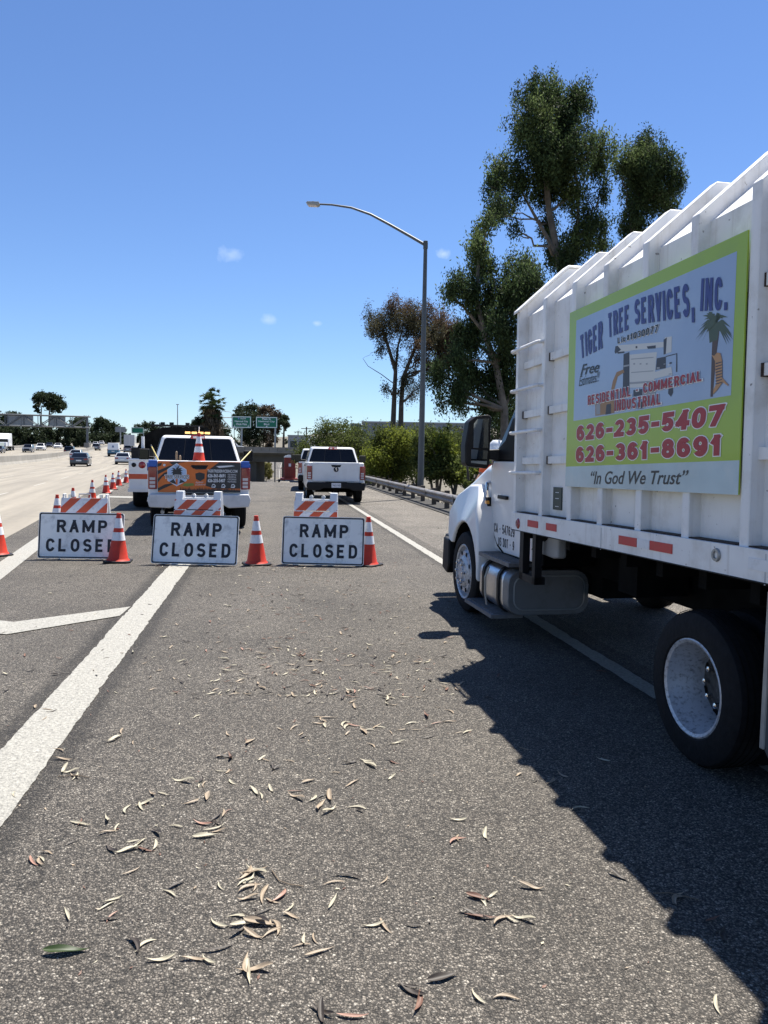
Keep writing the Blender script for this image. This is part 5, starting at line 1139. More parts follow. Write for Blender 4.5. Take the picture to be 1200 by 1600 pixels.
def tree_px(name, label, Y, blobs, trunks, mats, n, size, seed, cat='tree', group=None, dj=.5, bark=None, asp=2.6, droop=.5, trunk_r=.3, base_z=None, sub=.30, branches=True, clump=24, shell=.55, flat=1.0, ragged=False, thin=()):
    """blobs (x, y, radius[, mat[, depth offset[, weight]]]) read off the photo and put at distance Y, every crown with real depth"""
    rg = random.Random(seed); bl = []
    bx = trunks[0][0][0] if trunks else blobs[0][0]
    gp = D(bx, 712, Y); gz = terr(gp.x, Y) if base_z is None else base_z
    t = thing(name, label, cat, (gp.x, Y, gz), 0, group); off = Vector(t.location)
    for b in blobs:
        x, y, r_ = b[:3]; mi = b[3] if len(b) > 3 and b[3] is not None else 0; dy = b[4] if len(b) > 4 and b[4] is not None else rg.uniform(-1, 1)*dj*3; wt = b[5] if len(b) > 5 else 1
        YY = Y+dy; c = D(x, y, YY) - off; rm = r_*YY/1200
        bl.append((tuple(c), (rm, rm*(.9+.4*rg.random()), rm*flat), mi, wt))
    leaves('crown', bl, mats, n, size, t, seed, asp, droop, shell, 60 if ragged else clump, sub=sub, spray=.20 if ragged else 0)
    mb = MB(); bark = bark or BARK; tops = []; tr_r = trunk_r
    for ti, tr in enumerate(trunks):
        pts = [D(x, y, Y+(dd if True else 0)) - off for (x, y, *q) in tr for dd in [(q[0] if q else 0)]]
        first = tr[0][1] >= 690
        if first: pts[0].z = min(pts[0].z, 0) - .1
        m_ = len(pts); trunk_r = tr_r if first else (tr_r*.15 if ti in thin else tr_r*.45)
        mb.tube(pts, [trunk_r*(1-.65*i/(m_-1)) for i in range(m_)], bark, 9); tops += [(p, trunk_r*(1-.65*i/(m_-1))) for i, p in enumerate(pts)][1:]
    if branches and tops:
        for k, b in enumerate(bl):
            c = Vector(b[0]); best = min(tops, key=lambda q: (q[0]-c).length + (2 if q[0].z > c.z else 0))
            limb(mb, best[0], c, min(best[1]*.55, .16), .02, bark, seed+k, .07)
            for j in range(2):
                e = c + Vector((rg.uniform(-1, 1), rg.uniform(-1, 1), rg.uniform(-.3, 1)))*b[1][0]*.8; limb(mb, best[0].lerp(c, .7), e, .04, .01, bark, seed+k*7+j, .08, 4)
    if mb.v: mb.build('trunk', t, smooth=True)
    return t
# big eucalyptus
euc = [(836, 158, 32), (862, 150, 24, 1), (900, 158, 27), (829, 205, 42, 1), (877, 197, 42), (847, 250, 44), (892, 239, 40), (937, 231, 24, 1), (930, 263, 20), (784, 269, 25, 1), (812, 287, 26), (789, 325, 18, 1), (769, 335, 13), (806, 360, 10), (772, 296, 15),
 (900, 305, 26, 1), (922, 352, 30), (905, 380, 28, 1), (858, 352, 16), (872, 396, 24), (885, 413, 24), (945, 300, 14), (940, 385, 14), (850, 300, 26), (868, 275, 34)]
tree_px('eucalyptus_tree', 'tallest dark eucalyptus standing behind the chip truck', 44, euc, [[(872, 700), (880, 560), (884, 470), (872, 400), (858, 330), (850, 250), (850, 190)], [(884, 470), (900, 380), (905, 300), (890, 230)], [(872, 400), (840, 345), (815, 300)]], [F_EUC, F_EUC2], 80000, .17, 11, ragged=True, trunk_r=.30, bark=BARKL, sub=.26, droop=.7)
euc2 = [(746, 388, 20, 1), (752, 420, 22, 1), (762, 350, 11, 1), (776, 322, 12), (748, 365, 10), (812, 430, 30, 1), (829, 450, 24), (802, 462, 30), (716, 449, 17), (700, 461, 10, 1), (735, 458, 20), (757, 494, 30), (784, 512, 30), (791, 552, 28), (735, 530, 28), (712, 560, 18), (683, 588, 19), (735, 588, 30), (772, 600, 28),
 (716, 617, 22), (690, 628, 9), (760, 640, 16), (770, 450, 16), (797, 600, 26), (725, 640, 9, 0, None, .5)]
tree_px('eucalyptus_tree', 'ragged drooping eucalyptus between the lamp post and the chip truck', 38, euc2, [[(792, 715), (788, 640), (775, 570), (757, 520), (745, 470), (748, 400)], [(775, 570), (790, 500), (805, 440)], [(757, 520), (725, 480), (705, 462)]], [F_EUC, F_EUC2], 64000, .155, 12, ragged=True, trunk_r=.22, bark=BARKL, sub=.30, droop=.9)
euc3 = [(990, 257, 32, 1), (1012, 235, 26), (1036, 261, 28), (1056, 284, 18), (997, 302, 30), (1027, 308, 28), (994, 340, 24), (982, 359, 20), (968, 262, 14, 1), (1010, 280, 34), (1000, 380, 26), (980, 400, 22), (1040, 320, 18)]
tree_px('eucalyptus_tree', 'round-topped eucalyptus rising over the roof of the chip truck', 52, euc3, [[(975, 700), (985, 500), (992, 400), (985, 330), (1005, 270)]], [F_EUC, F_EUC2], 46000, .18, 13, ragged=True, trunk_r=.28, sub=.24, droop=.6)
tree_px('tree', 'dark low tree behind the mirror of the chip truck', 58, [(770, 650, 26), (795, 655, 30), (745, 690, 20), (785, 690, 26), (810, 640, 28), (700, 668, 8), (760, 690, 16)], [[(790, 730), (790, 680)]], [F_EUC, F_OLV], 12000, .2, 14, trunk_r=.2)
brn = [(627, 493, 28, 1), (590, 502, 24, 0), (659, 497, 28, 1), (688, 506, 28, 1), (706, 520, 20, 1), (675, 530, 26, 0), (645, 505, 24, 0), (610, 505, 22, 0), (702, 545, 24, 1), (712, 530, 20, 1), (690, 565, 22, 1), (715, 560, 18, 0), (612, 478, 14, 1), (600, 522, 20, 0, None, .6), (635, 520, 20, 0, None, .5), (664, 525, 24, 0, None, .7), (690, 540, 24, 1), (596, 545, 12, 0, None, .8), (655, 556, 22, 1), (582, 512, 12, 0), (640, 580, 12, 0, None, .5),
 (632, 602, 16, 0), (645, 615, 12, 0), (607, 608, 10, 0), (615, 560, 14, 0, None, .35), (675, 578, 18, 0), (660, 600, 10, 0)]
tree_px('tree', 'half-dry brown-crowned tree with two bare trunks left of the lamp post', 62, brn, [[(613, 700), (614, 671), (616, 620), (618, 580), (606, 540), (597, 510)], [(625, 700), (626, 671), (627, 630), (630, 590), (648, 545), (668, 505)], [(618, 580), (622, 540), (632, 500)], [(616, 600), (596, 585), (575, 572), (567, 560)]], [leafmat('dry green foliage', (.085, .08, .045)), F_BRN], 60000, .15, 15, ragged=True, thin=(3,), trunk_r=.26, sub=.34, droop=.2, shell=.6)
# shrubs behind the guardrail
SG = 'shrubs behind the guardrail'
def shrub(label, Y, blobs, mats, n, seed, size=.13, trunk=True):
    x0 = blobs[0][0]
    return tree_px('shrub', label, Y, blobs, [[(x0, 760), (x0+2, 735), (x0-4, 705)], [(x0, 760), (x0+10, 730)], [(x0, 760), (x0-12, 728)]] if trunk else [], mats, n, size, seed, 'shrub', SG, trunk_r=.09, dj=.3, sub=.30, droop=.15, asp=2.0, base_z=-.75)
shrub('dark green shrub rising highest, directly behind the plain white pickup', 52, [(520, 700, 26), (498, 690, 22), (478, 700, 18), (530, 672, 20), (510, 672, 18), (545, 690, 28), (560, 680, 20), (485, 715, 20), (500, 722, 26), (550, 720, 28), (468, 716, 12), (572, 700, 18), (525, 735, 26), (560, 738, 26)], [F_OLV, F_GRN], 26000, 21)
shrub('bright yellow-green shrub just right of the plain white pickup', 45, [(605, 705, 30), (590, 720, 24, 1), (625, 690, 26, 1), (600, 683, 20), (610, 735, 26), (584, 735, 15, 1), (640, 700, 20, 1), (630, 730, 22), (580, 715, 12, 1), (597, 700, 16, 1)], [F_OLV, F_GRN], 24000, 22)
shrub('olive shrub in front of the lamp post foot', 33, [(682, 700, 24, 1), (664, 712, 22), (690, 725, 22), (710, 740, 18), (660, 690, 14), (675, 740, 14), (728, 745, 13, 1), (700, 705, 16, 1), (735, 755, 10)], [F_OLV, F_GRN], 18000, 23)
shrub('sparse pale shrub beside the fender of the chip truck', 24, [(742, 745, 13), (752, 735, 10, 1), (735, 760, 10), (755, 750, 11)], [F_OLV, F_GRN], 5000, 24, .09)
shrub('tall grey-green shrub between the bright shrub and the lamp post', 56, [(650, 690, 24), (668, 680, 20), (640, 705, 24), (665, 710, 26), (690, 700, 24), (655, 725, 26), (685, 725, 24), (630, 690, 18, 1), (705, 685, 18)], [F_OLV, F_GRN], 20000, 25, .16)
shrub('low olive shrub filling the gap right of the white pickup bed', 60, [(575, 715, 20), (590, 705, 20), (565, 730, 20), (600, 725, 22), (580, 740, 18), (610, 740, 18, 1), (545, 735, 18)], [F_OLV, F_GRN], 14000, 26, .16)
shrub('rambling olive shrub right of the lamp post', 48, [(710, 700, 22), (728, 705, 20), (715, 722, 22), (735, 725, 20), (750, 715, 16, 1), (700, 735, 18), (745, 735, 16), (725, 745, 16, 1)], [F_OLV, F_GRN], 15000, 27, .15)
# ground litter behind the guardrail
mb = MB(); rg = random.Random(44)
for k in range(900):
    Y = rg.uniform(18, 45); X = x_ramp(Y)+rg.uniform(7.2, 14); z = terr(X, Y)-.05; s = rg.uniform(.04, .16)
    mb.cbox((X, Y, z+s*.2), (s, s*rg.uniform(.5, 1), s*.4), MATS['concrete'], (rg.random()*.5, rg.random()*.5, rg.random()*3))
o = mb.build('rubble'); tag(o, 'pale gravel and rubble behind the guardrail', kind='stuff')

# ================================================================== GUARDRAIL
GR = thing('guardrail', 'weathered steel W-beam guardrail along the right shoulder', 'guardrail', (x_ramp(22)+5.35, 22, 0))
off = Vector(GR.location); mb = MB(); prof = [(.0, .255), (-.05, .275), (-.085, .31), (-.085, .35), (-.045, .385), (-.045, .405), (-.085, .44), (-.085, .48), (-.05, .515), (.0, .535)]
vs = []; Ys = [4+2*i for i in range(0, 50)]
for Y in Ys:
    for (dx, z) in prof: vs.append(Vector((x_ramp(Y)+5.35+dx, Y, z_ramp(Y)+z)) - off)
for Y in Ys:
    for (dx, z) in prof: vs.append(Vector((x_ramp(Y)+5.354+dx, Y, z_ramp(Y)+z-.002)) - off)
n = len(prof); N = len(Ys)*n
f = [(i*n+j, i*n+j+1, (i+1)*n+j+1, (i+1)*n+j) for i in range(len(Ys)-1) for j in range(n-1)] + [(N+i*n+j, N+(i+1)*n+j, N+(i+1)*n+j+1, N+i*n+j+1) for i in range(len(Ys)-1) for j in range(n-1)]
f += [(i*n+n-1, N+i*n+n-1, N+(i+1)*n+n-1, (i+1)*n+n-1) for i in range(len(Ys)-1)]
WB = mat('weathered guardrail steel', (.30, .29, .28), .55, metal=.45, dirt=(.22, .15, .10), dscale=1.6, damt=.7, var=.12, vscale=2)
mb.add(vs, f, WB); mb.build('rail', GR)
for Y in range(6, 100, 4):
    mb = MB(); mb.add([Vector((x_ramp(Y)+5.25, Y, z_ramp(Y)+.395+dz)) - off for dz in ()], [], WB) if False else None
    c = Vector((x_ramp(Y+.0), Y, z_ramp(Y))) - off
    mb.box((c.x+5.262, c.y-.12, c.z+.26), (c.x+5.268, c.y+.12, c.z+.53), WB); mb.build('splice_plate', GR)
WOODP = mat('post timber', (.13, .105, .08), .9, var=.3, vscale=10)
Y = 5.0
while Y < 98:
    c = Vector((x_ramp(Y)+5.36, Y, z_ramp(Y))) - off; mb = MB()
    mb.box((c.x, c.y-.07, c.z+.26), (c.x+.13, c.y+.07, c.z+.55), WOODP); mb.box((c.x+.13, c.y-.08, c.z-.7), (c.x+.28, c.y+.08, c.z+.58), WOODP); mb.build('post', GR); Y += 1.9

# ================================================================== LAMP POST
LP = thing('street_lamp', 'tall grey street lamp with long curved arm reaching left behind the guardrail', 'street lamp', tuple(D(657, 763, 30)))
off = Vector(LP.location); POLE = mat('lamp pole paint', (.10, .11, .115), .5, metal=.3, var=.1, vscale=4)
top = D(666, 378, 30) - off; mb = MB(); top.x = .0; 
mb.tube([(0, 0, -.3), (0, 0, 0), (0, 0, top.z*.5), (0, 0, top.z)], [.125, .125, .10, .07], POLE, 14); mb.lathe([(.08, top.z-.05), (.085, top.z+.03), (.0, top.z+.06)], POLE, 12, axis='z'); mb.build('pole', LP, smooth=True)
ap = [(666, 382), (640, 367), (610, 350), (580, 334), (550, 323.5), (520, 319), (500, 318)]; base_ = D(666, 382, 30)
pts = [D(x, y, 30 + (666-x)*.002) - base_ + Vector((0, 0, top.z-.12)) for x, y in ap]
mb = MB(); mb.tube(pts, [.062, .058, .053, .048, .042, .036, .032], POLE, 10); mb.cbox((0, 0, top.z-.15), (.17, .17, .20), POLE); mb.build('arm', LP, smooth=True)
e = pts[-1]; dr_ = (pts[-1]-pts[-2]).normalized(); mb = MB()
T = Matrix.Translation(e) @ dr_.to_track_quat('X', 'Z').to_matrix().to_4x4()
mb.prism([(-.02, -.03), (.0, .06), (.45, .05), (.50, .0), (.46, -.05), (.05, -.08)], -.14, .14, mat('lamp head grey', (.38, .39, .38), .5), 'xz', T); mb.lathe([(.035, .05), (.035, .10), (.0, .11)], BLK, 10, T @ Matrix.Translation((.25, 0, 0)), axis='z')
hd = mb.build('lamp_head', LP, bevel=.02); mb = MB(); mb.box((.08, -.10, -.095), (.42, .10, -.06), LENS, T); mb.build('lens', hd)

# ================================================================== MEDIAN BARRIER
MBm = MB(); prof = [(-.30, 0), (-.26, .08), (-.12, .33), (-.08, .95), (.08, .95), (.12, .33), (.26, .08), (.30, 0)]; vs = []; Ys = [0+6*i for i in range(0, 105)]
for Y in Ys:
    for dx, z in prof: vs.append((x_fwy(Y)-16.4+dx, Y, z_fwy(Y)+z-.01))
n = len(prof); MBm.add(vs, [(i*n+j, i*n+j+1, (i+1)*n+j+1, (i+1)*n+j) for i in range(len(Ys)-1) for j in range(n-1)], CONC)
tag(MBm.build('median_barrier'), 'long pale concrete median barrier dividing the freeway', 'barrier')
MBm = MB(); vs = []
for Y in Ys:
    for dx, z in prof: vs.append((x_fwy(Y)-35.0+dx, Y, z_fwy(Y)+z-.01))
MBm.add(vs, [(i*n+j, i*n+j+1, (i+1)*n+j+1, (i+1)*n+j) for i in range(len(Ys)-1) for j in range(n-1)], CONC)
tag(MBm.build('edge_barrier'), 'low concrete barrier on the far edge of the opposite carriageway below the trees', 'barrier')

# ================================================================== OVERPASS
OV = thing('overpass', 'grey concrete overpass crossing above the exit ramp', 'bridge', (-22, 150, -5))
def ov(a): return Vector(a) - Vector(OV.location)
mb = MB(); x0, x1 = -34.5, 14
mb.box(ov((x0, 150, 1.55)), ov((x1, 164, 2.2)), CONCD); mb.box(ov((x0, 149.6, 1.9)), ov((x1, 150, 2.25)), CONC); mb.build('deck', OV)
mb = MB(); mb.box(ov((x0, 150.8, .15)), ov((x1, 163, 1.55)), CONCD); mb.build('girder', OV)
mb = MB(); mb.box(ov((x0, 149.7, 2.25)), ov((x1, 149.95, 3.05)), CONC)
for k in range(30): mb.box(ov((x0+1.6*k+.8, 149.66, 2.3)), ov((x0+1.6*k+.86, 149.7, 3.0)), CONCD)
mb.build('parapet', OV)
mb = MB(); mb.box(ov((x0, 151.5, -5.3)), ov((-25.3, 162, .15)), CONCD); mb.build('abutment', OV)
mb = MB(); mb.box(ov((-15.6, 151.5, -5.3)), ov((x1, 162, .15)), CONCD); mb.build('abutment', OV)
# ================================================================== OVERHEAD SIGNS
def wtext(mb, txt, x0, x1, z0, z1, y, m, bold=.01): text_into(mb, txt, ((x0, z0), (x1, z0), (x1, z1), (x0, z1)), m, lambda u, v, d: (u, y, v), bold, 0, 0, 2)
Ys_ = 168
def sgn(name, label, x0, x1, y0, y1, Y, post_x=(), lines=None, arrows=None):
    a = D(x0, y1, Y); b = D(x1, y0, Y); t = thing(name, label, 'highway sign', (a.x, Y, a.z)); W_ = b.x-a.x; H_ = b.z-a.z
    mb = MB(); mb.box((0, 0, 0), (W_, .08, H_), GREEN); p = mb.build('sign_panel', t)
    mb = MB(); e = .06*H_ if H_ > 2 else .08
    for q in (((.02*W_, -.01, .03*H_), (.98*W_, 0, .03*H_+e)), ((.02*W_, -.01, .97*H_-e), (.98*W_, 0, .97*H_)), ((.02*W_, -.01, .03*H_+e), (.02*W_+e, 0, .97*H_-e)), ((.98*W_-e, -.01, .03*H_+e), (.98*W_, 0, .97*H_-e))): mb.box(*q, SGNT)
    mb.build('border', p)
    mb = MB()
    for (txt, u0, u1, v0, v1) in lines or []: wtext(mb, txt, u0*W_, u1*W_, v0*H_, v1*H_, -.012, SGNT, .02)
    for (u, v, s, ang) in arrows or []:
        c, sn = math.cos(ang), math.sin(ang)
        for poly in ([(-.12, -.9), (.12, -.9), (.12, .2), (-.12, .2)], [(-.5, .1), (.5, .1), (0, .9)]):
            mb.add([(u*W_+(a_*c-b_*sn)*s, -.013, v*H_+(a_*sn+b_*c)*s) for a_, b_ in poly], [tuple(range(len(poly)))], SGNT)
    mb.build('lettering', p)
    for px in post_x:
        q = D(px, 700, Y); mb = MB(); mb.tube([(q.x-a.x, .3, terr(q.x, Y)-a.z-2), (q.x-a.x, .3, H_*.9)], .18, STEEL, 10); mb.build('post', t)
    return t
g1 = sgn('overhead_sign', 'left green highway sign for the southbound interstate, beside the palm', 362, 392.5, 650.5, 668.5, Ys_, (377,), [('SOUTH', .45, .72, .74, .86), ('National City', .16, .84, .46, .64), ('Chula Vista', .22, .78, .24, .42)], [(.15, .14, .36, PI), (.85, .14, .36, PI)])
mb = MB(); W_ = (D(392.5, 650, Ys_)-D(362, 650, Ys_)).x; mb.prism([(.32*W_, 2.2), (.36*W_, 2.3), (.40*W_, 2.2), (.39*W_, 1.95), (.36*W_, 1.8), (.33*W_, 1.95)], -.02, -.012, mat('interstate blue', (.02, .08, .45), .4), 'xz'); wtext(mb, '5', .345*W_, .375*W_, 1.92, 2.15, -.025, SGNT); mb.build('shield', g1)
mb = MB(); q = D(343, 652, Ys_) - Vector(g1.location); z1 = q.z; z0 = (D(343, 669, Ys_)-Vector(g1.location)).z
for z in (z0, z1): mb.tube([(q.x, .4, z), (.2, .4, z)], .10, STEEL, 6)
mb.tube([(q.x, .4, z0), (q.x, .4, z1)], .1, STEEL, 6); mb.tube([(q.x+.2, .4, z1), (-.2, .4, z0)], .12, STEEL, 6); mb.build('truss', g1)
sgn('overhead_sign', 'right green highway sign reading Main St, above the overpass', 399.5, 433.5, 651.5, 668.5, Ys_, (429.5,), [('Main St', .30, .70, .72, .90), ('National City', .12, .88, .48, .66), ('Blvd', .38, .62, .26, .42)], [(.5, .13, .32, -PI/4)])
sgn('overhead_sign', 'small distant green sign above the freeway traffic', 205.5, 224.5, 668, 677, 330, (224,), [('CENTRAL AVE', .08, .92, .55, .85), ('1/2 MILE', .2, .8, .15, .42)] if False else [], [])
# grey sign truss on the left
TS = thing('sign_gantry', 'grey steel truss gantry with blank sign backs spanning the opposite carriageway', 'sign gantry', tuple(D(135, 697, 188)))
off = Vector(TS.location); pT = D(135, 651, 188) - off; pB = D(135, 668, 188) - off; GREY = mat('gantry grey', (.16, .175, .19), .6, metal=.3); BACK = mat('sign back aluminium', (.30, .32, .34), .5, metal=.4)
L_ = Vector((-1, -.29, 0)).normalized(); mb = MB()
def gp_(d, z, o_=0): return Vector((0, 0, 0)) + L_*d + Vector((0, o_, z))
zt_, zb_ = pT.z, pB.z
for o_ in (0, 1.2):
    for z in (zt_, zb_): mb.tube([gp_(-.6, z, o_), gp_(32, z, o_)], .17, GREY, 6)
    for k in range(8):
        d0 = k*3.6; mb.tube([gp_(d0, zb_ if k % 2 else zt_, o_), gp_(d0+3.6, zt_ if k % 2 else zb_, o_)], .11, GREY, 6); mb.tube([gp_(d0+3.6, zb_, o_), gp_(d0+3.6, zt_, o_)], .09, GREY, 6)
mb.build('truss', TS)
mb = MB(); mb.tube([(0, .6, -1.0), (0, .6, zt_)], .28, GREY, 10); mb.cbox((0, .6, .2), (1.2, 1.2, 1.2), CONC); mb.build('post', TS)
for d0, d1 in ((5.2, 8.8), (12.4, 18.2), (20.2, 24.5)):
    mb = MB(); a = gp_(d0, 0, 1.3); b = gp_(d1, 0, 1.3); mb.add([(a.x, a.y, zb_-.1), (b.x, b.y, zb_-.1), (b.x, b.y, zt_+.15), (a.x, a.y, zt_+.15), (a.x, a.y+.1, zb_-.1), (b.x, b.y+.1, zb_-.1), (b.x, b.y+.1, zt_+.15), (a.x, a.y+.1, zt_+.15)], [(0, 1, 2, 3), (7, 6, 5, 4), (0, 4, 5, 1), (2, 6, 7, 3), (1, 5, 6, 2), (3, 7, 4, 0)], BACK)
    mb.build('sign_back', TS)
# far blank sign back and tall mast
t = thing('overhead_sign', 'distant grey sign back above the cargo van', 'highway sign', tuple(D(188, 690, 300))); off = Vector(t.location)
a = D(180, 675, 300)-off; b = D(196, 667, 300)-off; mb = MB(); mb.box((a.x, 0, a.z), (b.x, .1, b.z), BACK); mb.build('sign_back', t); mb = MB(); mb.tube([(0, .2, -3), (0, .2, b.z)], .25, STEEL, 8); mb.build('post', t)
t = thing('light_mast', 'tall thin grey mast rising above the roof of the orange-gated pickup', 'mast', tuple(D(277.5, 690, 140))); mb = MB(); h = (D(277.5, 632, 140)-Vector(t.location)).z; mb.tube([(0, 0, -2), (0, 0, h)], [.14, .07], STEEL, 8); mb.cbox((0, 0, h), (.5, .2, .12), STEEL); mb.build('pole', t)
for x, y, Y, lab in ((478.5, 667, 190, 'nearer wooden utility pole with cross arm left of the dark green shrub'), (465.5, 673, 240, 'farther wooden utility pole with cross arm behind the overpass')):
    t = thing('utility_pole', lab, 'utility pole', tuple(D(x, 705, Y)), 0, 'utility poles'); h = (D(x, y, Y)-Vector(t.location)).z; mb = MB(); mb.tube([(0, 0, -2), (0, 0, h)], .16, WOODP, 8); mb.build('pole', t); mb = MB(); mb.box((-1.3, -.06, h-.5), (1.3, .06, h-.34), WOODP); mb.build('cross_arm', t)
for x0, y0, x1, y1, lab in ((352, 643, 366, 644, 'faint street lamp arm above the left green sign'), (397, 634, 412, 635, 'faint street lamp arm above the right green sign')):
    t = thing('street_lamp', lab, 'street lamp', tuple(D(x1, 700, 210))); off = Vector(t.location); mb = MB(); mb.tube([(0, 0, -2), D(x1, y1+6, 210)-off], .1, STEEL, 6); mb.build('pole', t)
    mb = MB(); mb.tube([D(x1, y1+5, 210)-off, D((x0+x1)/2, y1-.5, 210)-off, D(x0, y0, 210)-off], .07, STEEL, 6); mb.build('arm', t)
# buildings
BLD = mat('grey commercial wall', (.27, .29, .31), .7, var=.1, vscale=.1); BLD2 = mat('pale building wall', (.46, .47, .47), .7, var=.08, vscale=.1); DWIN = mat('dark window band', (.02, .025, .03), .2)
def bldg(label, x0, x1, y0, Y, dep, m, bands, zb=-1.5):
    a = D(x0, y0, Y); b = D(x1, y0, Y); t = thing('commercial_building', label, 'building', (a.x, Y, zb)); W_ = b.x-a.x; H_ = a.z-zb
    mb = MB(); mb.box((0, 0, 0), (W_, dep, H_), m); wl = mb.build('wall', t)
    mb = MB(); mb.box((-.15, -.15, H_), (W_+.15, dep+.15, H_+.25), BLD2); mb.build('roof', t)
    for (f0, f1, h0, h1, mm) in bands:
        n_ = max(1, int((f1-f0)*W_/4.5)); 
        for k in range(n_):
            u0 = (f0+(f1-f0)*k/n_)*W_+.08; u1 = (f0+(f1-f0)*(k+1)/n_)*W_-.08; mb = MB(); mb.box((u0, -.06, h0*H_), (u1, .0, h1*H_), mm); mb.build('window', t)
    return t
bldg('long low grey commercial building behind the lamp post', 566, 760, 660, 150, 30, BLD, [(.35, 1, .66, .73, DWIN), (.35, .98, .40, .48, DWIN)])
bldg('small grey-green rooftop block just left of the two bare trunks', 548, 563, 663, 170, 12, mat('grey green wall', (.17, .21, .20), .7), [(.1, .9, .2, .4, DWIN)])
bldg('small flat building with dark windows beyond the overpass', 450, 482, 681, 200, 20, BLD2, [(.1, .45, .55, .8, DWIN), (.55, .9, .55, .8, DWIN)], 0)
bldg('long grey wall building behind the arm of the chip truck mirror', 742, 840, 692, 70, 10, mat('dark grey wall', (.17, .18, .185), .8), [(.05, .9, .5, .62, DWIN)])

# ================================================================== BACKGROUND TREES
def ftree(label, Y, blobs, trunk, mats, n, size, seed, group='far trees beyond the freeway', **k):
    return tree_px('tree', label, Y, blobs, trunk, mats, n, size, seed, 'tree', group, dj=2.0, trunk_r=k.pop('trunk_r', .45), sub=.28, droop=.1, asp=1.7, **k)
ftree('tall flat-topped umbrella tree standing above the sign gantry', 300, [(58, 622, 8), (68, 620, 9), (78, 624, 11), (90, 628, 11), (97, 634, 7), (85, 636, 10), (56, 634, 5), (58, 642, 4), (92, 640, 6), (62, 628, 6), (75, 632, 6)], [[(64, 700), (64, 650), (65, 635)], [(77, 700), (77, 650), (78, 630)]], [F_FAR], 9000, .7, 31)
ftree('dark tree behind the leftmost sign back of the gantry', 290, [(8, 655, 10), (20, 652, 10), (14, 668, 12), (28, 662, 7), (0, 668, 12)], [[(14, 700), (14, 670)]], [F_FAR], 4500, .7, 32)
ftree('dark round tree just left of the gantry post', 280, [(118, 664, 10), (128, 660, 9), (124, 676, 12), (136, 668, 7), (132, 682, 8), (114, 684, 8)], [[(124, 700), (124, 675)]], [F_FAR], 5000, .7, 33)
HLAB = ['dense green tree at the left edge of the photo below the gantry', 'dense green tree above the cab of the oncoming semi', 'dense green tree just right of the oncoming semi', 'dense tree behind the dark leading oncoming suv', 'dense tree above the oncoming white suv', 'dense tree below the wide middle sign back', 'dense tree above the oncoming white sedan', 'dense tree below the gap between the gantry sign backs', 'dense tree below the rightmost gantry sign back', 'dense tree a little left of the gantry post', 'dense tree directly behind the gantry post', 'dense tree just right of the gantry post']
rg = random.Random(5)
for k in range(12):
    x = -8 + k*12.5; top_ = 670 + rg.uniform(-2, 2) + max(0, (k-6)*.6)
    b = [(x+rg.uniform(-3, 3), yy, rg.uniform(6.5, 9)) for yy in np.arange(top_, 700, 7)]
    ftree(HLAB[k], 235, b, [[(x, 704), (x, 690)]], [F_FAR, F_OLV], 2600, .55, 40+k, 'trees in the row below the gantry', branches=False, trunk_r=.25)
ftree('wide dark pine-like tree left of the cargo van', 330, [(156, 658, 7), (162, 662, 9), (150, 672, 10), (168, 670, 12), (180, 672, 10), (190, 678, 9), (197, 684, 6), (160, 684, 12), (178, 688, 11), (146, 686, 10), (152, 660, 5)], [[(168, 700), (168, 680)]], [F_FAR, F_FARB], 10000, .8, 60)
ftree('broad low tree behind the small green sign', 380, [(218, 668, 7), (228, 665, 8), (240, 668, 9), (252, 672, 9), (262, 678, 8), (222, 680, 9), (236, 682, 11), (250, 686, 9), (215, 688, 7), (265, 688, 8), (275, 686, 8)], [[(235, 700), (235, 685)]], [F_FAR], 8000, .8, 61)
ftree('reddish-topped broad eucalyptus left of the overpass signs', 210, [(376, 640, 9), (388, 636, 9), (398, 640, 10), (384, 652, 14), (402, 654, 12), (378, 668, 12), (392, 672, 14), (408, 668, 12), (385, 686, 12), (400, 688, 13), (370, 650, 7)], [[(390, 712), (390, 670)]], [F_FAR, F_FARB], 13000, .42, 62, 'trees behind the overpass')
ftree('broad eucalyptus right of the reddish one, behind the right green sign', 205, [(412, 642, 9), (422, 640, 8), (430, 650, 10), (416, 658, 12), (425, 670, 11), (415, 684, 11), (432, 664, 8), (428, 686, 8), (420, 696, 8)], [[(420, 712), (420, 670)]], [F_FARB, F_FAR], 9000, .42, 63, 'trees behind the overpass')
ftree('slim tree with bare trunk at the right end of the overpass trees', 200, [(444, 655, 7), (447, 663, 6), (440, 660, 6), (445, 669, 4), (437, 650, 5)], [[(443, 712), (443, 690), (444, 665)]], [F_FAR], 3500, .4, 64, 'trees behind the overpass')
ftree('low dark tree between the palm and the overpass', 190, [(352, 672, 8), (346, 682, 9), (356, 686, 8), (362, 692, 8), (340, 690, 8), (372, 696, 7)], [[(352, 704), (352, 685)]], [F_FAR], 4000, .45, 65, 'trees behind the overpass')
ftree('dark leafy tree left of the palm, behind the pickup cab', 130, [(308, 660, 9), (304, 672, 10), (312, 676, 10), (300, 684, 10), (316, 688, 10)], [[(308, 710), (308, 680)]], [F_FAR, F_OLV], 5000, .35, 66, 'trees behind the overpass', trunk_r=.25)
ftree('low bushes below the distant sign back above the van', 320, [(190, 690, 6), (200, 690, 6), (184, 686, 5)], [[(190, 704), (190, 694)]], [F_FAR], 1500, .7, 67)
shr = tree_px('shrub', 'pale yellow-green shrub seen under the overpass', 175, [(413, 733, 5), (418, 728, 6), (422, 736, 5), (414, 742, 5), (411, 726, 4), (421, 743, 5)], [[(416, 752), (416, 740)]], [leafmat('pale scrub', (.22, .21, .07))], 4000, .3, 68, 'shrub', trunk_r=.1)
